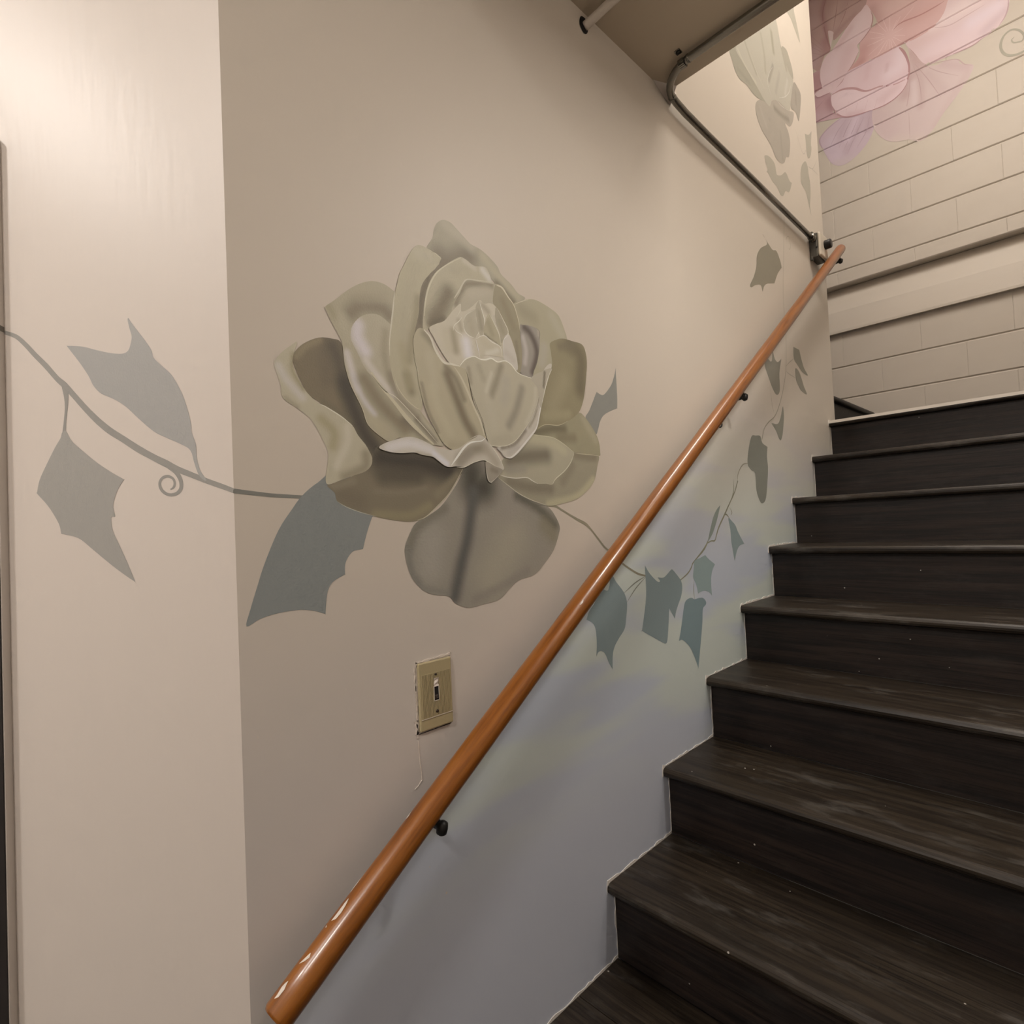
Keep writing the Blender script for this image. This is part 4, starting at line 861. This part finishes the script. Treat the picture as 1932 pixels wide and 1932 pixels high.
lines_film('stem', PW, [(CT((478, 1932), (473, 1800), (470, 1690)), 1.0), (CT((600, 1120), (640, 1260), (660, 1320), (678, 1335), (690, 1300)), [0.5, 1, 1.4, 1.6, 1]), (CT((705, 1440), (730, 1460), (755, 1460), (785, 1390)), 1.2), (CT((712, 1442), (760, 1480), (802, 1525)), 1.2)], (160, 146, 126), VN, vine)
lines_film('tendril', PW, [(CU((416, 250), (415, 222), (423, 206), (432, 212), (438, 240), (440, 270), (434, 282), (428, 270)), 1.0)], (150, 137, 112), VN, vine)

# ---- second rose, higher up on the mural wall
_n[0] = 0
PWU = Plane(PW.hit, PW.uv, PW.to3, (216, 193, 165), WALL)
rose2 = empty('painted_rose', (0, 0, 0), 'smaller faded painted rose high above the conduit near the ceiling', 'painting')
def p2(out, base, strokes=(), lines=()): return petal(out, base, strokes, lines, PWU, rose2)
p2(CT((270, 875), (330, 860), (380, 880), (440, 860), (500, 920), (545, 960), (585, 980), (577, 1060), (550, 1100), (512, 1072), (540, 1150), (555, 1240), (545, 1358), (520, 1365), (505, 1412), (475, 1418), (430, 1370), (400, 1290), (370, 1230), (310, 1130), (268, 1020), (254, 930)), (176, 158, 134), [(CT((420, 940), (480, 1000), (540, 1040)), (150, 134, 112), 8, 0.9), (CT((470, 1150), (490, 1380)), (164, 147, 124), 6, 0.6), (CT((300, 950), (350, 1100)), (184, 166, 142), 8, 0.6)], [(CT((256, 920), (270, 1020), (312, 1130), (372, 1232), (402, 1292), (432, 1370), (476, 1416)), (156, 139, 117), 1.0)])
p2(CT((25, 430), (50, 520), (80, 620), (120, 690), (180, 740), (230, 810), (280, 855), (360, 890), (340, 800), (260, 700), (190, 590), (140, 470), (100, 380), (60, 400)), (166, 152, 126), [(CT((100, 600), (200, 720)), (156, 142, 118), 6, 0.6)])
p2(CT((80, 415), (150, 350), (290, 250), (410, 160), (440, 210), (455, 290), (475, 400), (510, 480), (545, 580), (580, 690), (575, 800), (560, 900), (545, 965), (500, 925), (455, 880), (400, 870), (375, 925), (330, 868), (270, 760), (200, 640), (130, 520)), (186, 170, 144),
   [(CT((160, 360), (200, 480), (260, 640)), (168, 153, 126), 5, 0.9), (CT((300, 300), (330, 480), (340, 620)), (170, 155, 128), 7, 0.8), (CT((390, 280), (410, 450)), (160, 146, 118), 8, 0.9), (CT((405, 570), (370, 700)), (158, 143, 120), 6, 0.9), (CT((460, 640), (430, 800)), (172, 156, 134), 7, 0.7), (CT((530, 700), (510, 820)), (196, 180, 156), 6, 0.8), (CT((100, 430), (180, 600), (260, 720)), (198, 182, 152), 4, 0.8), (CT((480, 420), (520, 600)), (166, 150, 124), 7, 0.8)],
   [(CT((200, 430), (240, 560), (280, 660), (330, 770)), (204, 188, 160), 1.0), (CT((410, 570), (370, 640), (360, 730), (400, 850)), (206, 190, 166), 1.0), (CT((460, 850), (510, 840), (545, 800), (560, 740)), (206, 190, 166), 1.4), (CT((430, 860), (480, 920), (540, 960)), (206, 190, 166), 1.0)])
p2(CT((585, 715), (620, 760), (647, 830), (642, 960), (632, 1045), (625, 1042), (600, 970), (560, 935), (565, 830)), (168, 151, 128), [(CT((600, 800), (605, 900)), (156, 139, 117), 6, 0.8)])
p2(CT((480, 405), (520, 430), (545, 500), (572, 600), (580, 690), (540, 620), (505, 520)), (174, 158, 132))

# ---- leaves and vine on the splayed wall
leaf('large winged grey painted leaf above the vine on the splayed wall', CP((833, 140), (838, 140), (860, 175), (930, 265), (985, 345), (1000, 395), (1050, 445), (1110, 500), (1150, 560), (1190, 640), (1220, 730), (1245, 830), (1248, 880), (1275, 960), (1280, 1030), (1290, 1090), (1310, 1140), (1345, 1192), (1322, 1190), (1290, 1150), (1265, 1080), (1240, 1000), (1180, 960), (1090, 920), (1000, 875), (900, 790), (820, 715), (740, 665), (660, 630), (610, 580), (580, 520), (520, 430), (441, 327), (443, 320), (540, 325), (640, 350), (730, 368), (800, 370), (835, 350), (850, 310), (858, 260), (845, 210), (832, 155)), (160, 153, 143), PP)
leaf('large kite-shaped grey painted leaf hanging below the vine on the splayed wall', CP((405, 885), (432, 875), (470, 940), (560, 1020), (640, 1085), (740, 1150), (806, 1187), (806, 1193), (770, 1250), (745, 1320), (738, 1370), (750, 1420), (748, 1432), (725, 1440), (735, 1520), (780, 1620), (830, 1730), (879, 1851), (874, 1851), (820, 1815), (720, 1740), (600, 1640), (510, 1570), (402, 1543), (399, 1538), (385, 1480), (340, 1400), (300, 1345), (243, 1282), (243, 1270), (260, 1190), (310, 1080), (360, 980), (395, 920)), (156, 148, 136), PP)
vp_ = empty('painted_vine', (0, 0, 0), 'grey painted vine with a spiral tendril crossing the splayed wall', 'painting')
k_ = 420/1449
lines_film('stem', PP, [(CP((10, 229), (50, 238), (110, 262), (170, 315), (230, 380), (300, 450), (370, 530), (420, 575), (480, 640), (560, 730), (640, 810), (720, 875), (800, 925), (900, 990), (1000, 1045), (1080, 1085), (1150, 1120), (1250, 1160), (1350, 1200), (1449, 1235), (1521, 1262)), [a*k_ for a in (24, 25, 28, 30, 32, 34, 34, 40, 36, 38, 42, 44, 42, 44, 42, 46, 40, 36, 34, 32, 30)]),
                        (CP((422, 575), (432, 650), (432, 720), (425, 800), (418, 890)), [a*k_ for a in (44, 30, 20, 16, 24)])], (146, 138, 126), VN, vp_)
lines_film('tendril', PP, [(CP((1100, 1105), (1150, 1145), (1178, 1200), (1177, 1250), (1145, 1283), (1095, 1287), (1055, 1260), (1040, 1218), (1055, 1182), (1090, 1168), (1125, 1182), (1138, 1212), (1130, 1240), (1110, 1254)), [a*k_ for a in (30, 30, 26, 24, 22, 20, 20, 18, 18, 18, 16, 16, 14, 8)])], (146, 138, 126), VN-0.00006, vp_)
# bit of the vine that crosses the painted edge of the board
ob = mk('stem', [tuple(C0+SP*(SB-0.0004)+SN*a+np.array([0, 0, z])) for a, z in ((0.0002, 1.3265), (0.0002, 1.3185), (0.0115, 1.3200), (0.0115, 1.3280))], [(0, 1, 2, 3)], 'pigment', vp_)
setcol(ob.data, np.tile(PP.col((118, 108, 94)), (4, 1)))

# ---- pink flower on the block wall
_n[0] = 0
flw = empty('painted_flower', (0, 0, 0), 'large pink painted flower on the block wall above the landing', 'painting')
BO_W = BO
def pb(out, base, strokes=(), lines=()):
    _n[0] += 1
    g = lambda c: tuple(0.82*a+0.18*b for a, b in zip(c, (212, 190, 182)))
    strokes = [(p, g(c), r*1.3, a*0.85) for p, c, r, a in strokes]
    lines = [(p, g(c), [q*1.5 for q in wlist(w_, len(p))]) for p, c, w_ in lines]
    return film('petal', PB, out, g(base), 0.0006+0.00012*_n[0], strokes, lines, flw, 0.012)
PK, PKL, PKD = (196, 164, 162), (210, 182, 180), (168, 130, 126)
pb(CF((400, 985), (300, 1060), (225, 1140), (205, 1200), (250, 1290), (310, 1380), (390, 1398), (480, 1350), (560, 1270), (620, 1190), (660, 1100), (668, 1040), (662, 920), (560, 930)), (182, 158, 162),
   [(CF((430, 1020), (380, 1150), (330, 1270)), (170, 144, 150), 8, 0.7), (CF((560, 1000), (500, 1150), (430, 1280)), (170, 144, 150), 8, 0.7), (CF((640, 950), (620, 1080)), (166, 138, 142), 10, 0.8), (CF((300, 1200), (350, 1320)), (192, 170, 176), 16, 0.7), (CF((520, 1000), (450, 1180)), (196, 172, 178), 8, 0.7), (CF((350, 1380), (480, 1350)), (186, 168, 160), 10, 0.6)],
   [(CF((400, 990), (300, 1065), (228, 1142), (208, 1200), (250, 1288)), (164, 136, 142), 1.4), (CF((480, 1000), (430, 1100), (370, 1250)), (160, 132, 140), 1.0), (CF((580, 990), (520, 1120), (440, 1300)), (160, 132, 140), 1.0), (CF((530, 1000), (475, 1130), (400, 1290)), (164, 136, 144), 0.9), (CF((630, 980), (600, 1110), (520, 1250)), (160, 132, 140), 0.9), (CF((430, 1010), (360, 1110), (300, 1230)), (164, 136, 144), 0.9)])
pb(CF((655, 930), (760, 885), (860, 800), (930, 690), (965, 560), (960, 440), (930, 365), (1020, 460), (1100, 542), (1180, 552), (1280, 512), (1370, 500), (1390, 535), (1430, 540), (1505, 550), (1480, 630), (1440, 700), (1350, 830), (1250, 960), (1160, 1100), (1060, 1190), (960, 1178), (850, 1197), (760, 1180), (670, 1090)), (188, 164, 156),
   [(CF((1000, 520), (1060, 700), (1060, 900)), (174, 144, 138), 8, 0.7), (CF((960, 640), (930, 800)), (168, 134, 130), 14, 0.8), (CF((980, 450), (1080, 540)), (174, 138, 132), 12, 0.8), (CF((1000, 700), (1010, 860)), (198, 176, 170), 8, 0.8), (CF((1120, 620), (1250, 760)), (178, 150, 144), 10, 0.6), (CF((1250, 540), (1450, 570)), (178, 148, 144), 10, 0.7), (CF((1450, 620), (1300, 860), (1180, 1060)), (180, 152, 144), 8, 0.6), (CF((700, 960), (800, 1100)), (184, 156, 152), 20, 0.6), (CF((850, 1190), (1050, 1180)), (192, 172, 156), 14, 0.6)],
   [(CF((940, 375), (1020, 460), (1105, 545)), (166, 128, 122), 1.6), (CF((1110, 550), (1280, 512), (1370, 502), (1430, 542), (1500, 552)), (170, 140, 134), 1.0), (CF((1000, 560), (1050, 700), (1070, 880)), (166, 134, 130), 0.9), (CF((1010, 540), (1130, 680), (1230, 820)), (168, 136, 132), 0.9), (CF((970, 640), (960, 800), (930, 960)), (168, 136, 132), 0.9), (CF((1030, 520), (1200, 600), (1380, 640)), (170, 140, 136), 0.9), (CF((960, 950), (965, 1060), (968, 1165)), (176, 148, 142), 0.9)])
pb(CF((900, 300), (1010, 280), (1150, 180), (1260, 80), (1300, -60), (1560, -120), (1760, -110), (1810, -40), (1800, 60), (1775, 140), (1720, 220), (1600, 310), (1480, 395), (1330, 462), (1230, 500), (1100, 542), (1000, 440), (930, 370)), (206, 178, 174),
   [(CF((1200, 200), (1500, 20)), (222, 198, 190), 22, 0.9), (CF((1000, 380), (1200, 300)), (200, 166, 160), 16, 0.6), (CF((1200, 400), (1500, 250)), (212, 184, 184), 26, 0.7), (CF((1600, 260), (1760, 100)), (186, 158, 160), 12, 0.8), (CF((1500, 180), (1700, 60)), (214, 194, 198), 18, 0.7), (CF((1120, 520), (1300, 460)), (196, 162, 160), 10, 0.6)],
   [(CF((1720, 218), (1772, 140), (1798, 60), (1800, -20)), (170, 136, 136), 1.4), (CF((1150, 240), (1300, 215), (1450, 130), (1600, 40)), (190, 158, 156), 1.2), (CF((1240, 495), (1480, 393), (1600, 308)), (164, 126, 126), 1.4)])
pb(CF((540, -80), (570, 0), (640, 90), (690, 180), (640, 240), (550, 360), (540, 480), (440, 612), (560, 545), (720, 470), (870, 390), (940, 360), (1030, 320), (1160, 235), (1250, 120), (1290, 0), (1310, -90)), (198, 156, 148),
   [(CF((560, 500), (580, 420)), (182, 132, 124), 16, 0.9), (CF((640, 100), (700, 160)), (170, 126, 118), 14, 0.8), (CF((900, 200), (1150, 80)), (192, 146, 136), 16, 0.7), (CF((800, 300),), (212, 174, 166), 24, 0.8), (CF((800, 60), (950, -20)), (206, 172, 160), 26, 0.7), (CF((480, 590), (560, 520)), (172, 120, 112), 9, 0.8), (CF((900, 380), (1010, 320)), (180, 132, 124), 7, 0.6)],
   [(CF((800+a*0.28, 300+b*0.28), (800+a, 300+b)), (222, 190, 180), 1.2) for a, b in ((-170, -30), (-160, 30), (-190, 90), (-180, 170), (-150, 240), (-90, 150), (-40, 120), (0, 110), (60, 100), (100, 50), (130, 0), (110, -60), (60, -130), (0, -150), (-60, -140), (-110, -110), (90, -160), (200, -240), (-140, 70), (30, 140))]
   + [(CF((830, 250), (900, 190), (1050, 130), (1180, 60), (1260, 10)), (166, 112, 104), 1.6)])
pb(CF((60, -80), (560, -80), (600, 30), (560, 110), (420, 250), (330, 340), (320, 290), (280, 260), (285, 340), (300, 420), (250, 470), (215, 580), (200, 612), (150, 580), (130, 620), (60, 600)), (168, 134, 124),
   [(CF((160, 40), (160, 200)), (182, 150, 144), 14, 0.7), (CF((350, 60), (330, 200)), (184, 152, 138), 12, 0.7), (CF((480, 40), (400, 200)), (176, 142, 130), 10, 0.7), (CF((250, 0), (230, 120), (280, 340)), (148, 106, 100), 6, 0.9), (CF((250, 360), (290, 430)), (150, 104, 98), 14, 0.8), (CF((180, 420), (160, 540)), (180, 148, 146), 12, 0.6), (CF((330, 300), (420, 200), (500, 130)), (150, 112, 104), 6, 0.7)],
   [(CF((265, -20), (235, 100), (240, 200), (270, 330), (295, 420)), (140, 98, 92), 1.4), (CF((360, 0), (345, 120), (320, 260)), (150, 112, 102), 1.0), (CF((450, 0), (420, 120), (360, 250)), (150, 112, 102), 1.0)]
   + [(CF((300-a, 420+b), (200-a*1.2, 340+b*2.2)), (150, 110, 106), 0.9) for a, b in ((60, -20), (70, 0), (75, 20), (78, 45))])
pb(CF((280, 262), (322, 270), (322, 300), (312, 350), (300, 400), (290, 330)), (206, 180, 172))
pb(CF((130, 640), (210, 600), (225, 720), (235, 745), (170, 795), (165, 815), (300, 790), (330, 950), (400, 985), (300, 1010), (170, 1035), (100, 1030), (90, 700)), (174, 134, 134), [(CF((180, 660), (190, 760)), (164, 116, 112), 12, 0.8), (CF((290, 850), (310, 940)), (146, 104, 104), 9, 0.9), (CF((200, 980), (300, 990)), (186, 154, 154), 14, 0.7)],
   [(CF((260-30*i, 830+28*i), (200-22*i, 900+26*i)), (156, 114, 116), 1.0) for i in range(4)])
pb(CF((560, 90), (600, 40), (640, 90), (658, 150), (640, 230), (590, 310), (530, 375), (525, 395), (537, 440), (490, 540), (440, 612), (400, 685), (330, 762), (300, 790), (230, 745), (212, 640), (222, 560), (258, 480), (330, 400), (420, 260), (500, 150)), (208, 178, 174),
   [(CF((560, 160), (500, 260)), (216, 190, 186), 20, 0.8), (CF((330, 480), (280, 640)), (214, 186, 184), 24, 0.7), (CF((460, 430), (400, 600)), (198, 164, 162), 16, 0.7), (CF((360, 400), (470, 240)), (194, 158, 154), 7, 0.6), (CF((260, 720), (360, 700)), (200, 166, 166), 12, 0.5)],
   [(CF((640, 95), (656, 150), (640, 230), (588, 312), (530, 378)), (162, 118, 112), 1.2), (CF((536, 440), (490, 540), (440, 612)), (164, 120, 114), 1.2), (CF((210, 650), (214, 700), (232, 745)), (160, 118, 118), 1.4), (CF((440, 612), (400, 685), (330, 765)), (168, 124, 122), 1.2)])
pb(CF((440, 612), (560, 545), (720, 468), (870, 390), (905, 420), (940, 480), (962, 560), (955, 640), (920, 740), (850, 820), (760, 882), (650, 928), (540, 965), (430, 988), (355, 960), (315, 900), (308, 800), (330, 762), (400, 690)), (204, 173, 172),
   [(CF((900, 440), (880, 560), (800, 620)), (216, 192, 192), 18, 0.8), (CF((780, 540), (770, 600)), (186, 150, 150), 4, 0.7), (CF((620, 560), (600, 660)), (194, 158, 158), 7, 0.6), (CF((480, 640), (460, 720)), (212, 184, 182), 14, 0.6)],
   [(CF((872, 395), (910, 430), (942, 485), (963, 560), (957, 640), (922, 742), (852, 822), (762, 884), (652, 930)), (156, 110, 108), [1, 2.6, 2.4, 2, 2, 2, 1.8, 1.8, 1])])
pb(CF((310, 800), (400, 757), (500, 750), (600, 772), (720, 732), (830, 718), (945, 668), (920, 745), (850, 822), (760, 882), (650, 928), (540, 965), (430, 988), (355, 960), (315, 900)), (208, 179, 177),
   [(CF((360, 820), (560, 830)), (216, 188, 186), 22, 0.7), (CF((850, 740), (740, 840)), (190, 156, 154), 12, 0.6), (CF((560, 950), (450, 975)), (190, 154, 154), 8, 0.7)],
   [(CF((312, 800), (400, 756), (500, 747), (600, 770), (720, 730), (830, 716), (930, 672)), (168, 124, 122), [1, 2.2, 2.6, 2, 1.6, 1.4, 1]), (CF((650, 928), (540, 966), (430, 989), (355, 962), (316, 900)), (162, 118, 118), 1.6)]
   + [(CF((a, 945-(a-430)*0.12), (a+26, 860-(a-430)*0.12)), (188, 152, 152), 1.0) for a in (430, 510, 590, 670, 740)])
pb(CF((168, 805), (180, 780), (235, 745), (300, 718), (312, 770), (250, 805), (195, 827)), (208, 178, 174), (), [(CF((170, 806), (195, 826), (250, 804), (300, 780)), (156, 112, 112), 1.2)])
sp_ = empty('painted_spiral', (0, 0, 0), 'grey painted spiral on the block wall at the right edge', 'painting')
lines_film('tendril', PB, [(CF((1990, 395), (1932, 432), (1860, 463), (1790, 466), (1745, 430), (1736, 370), (1765, 300), (1825, 252), (1890, 255), (1930, 295), (1920, 340), (1880, 355), (1842, 358), (1828, 338), (1850, 312)), [2, 4, 4, 4, 4, 4, 3.5, 3, 3, 3, 2.6, 2.4, 2.2, 2, 1])], (152, 142, 122), 0.0008, sp_)

# grit and drips under the paint of the mural wall, too small to pick apart
rf = random.Random(11)
V, F = [], []
for i in range(110):
    yy, zz_ = rf.uniform(Y0+0.02, 1.2), rf.uniform(0.35, 2.2)
    if zz_ < 0.75*yy+0.45: continue
    r_ = rf.uniform(0.0006, 0.0014)*(2.0 if rf.random() < 0.12 else 1.0)
    n0 = len(V)
    for k in range(6): V.append((0.0001, yy+r_*math.cos(k*math.pi/3), zz_+r_*rf.uniform(1.0, 1.5)*math.sin(k*math.pi/3)))
    V.append((0.00022, yy, zz_+r_*0.3))
    F += [(n0+k, n0+(k+1) % 6, n0+6) for k in range(6)]
mk('paint_grit', V, F, 'chip', wl)['kind'] = 'stuff'
MATS['lampglass'].cycles.emission_sampling = 'NONE'
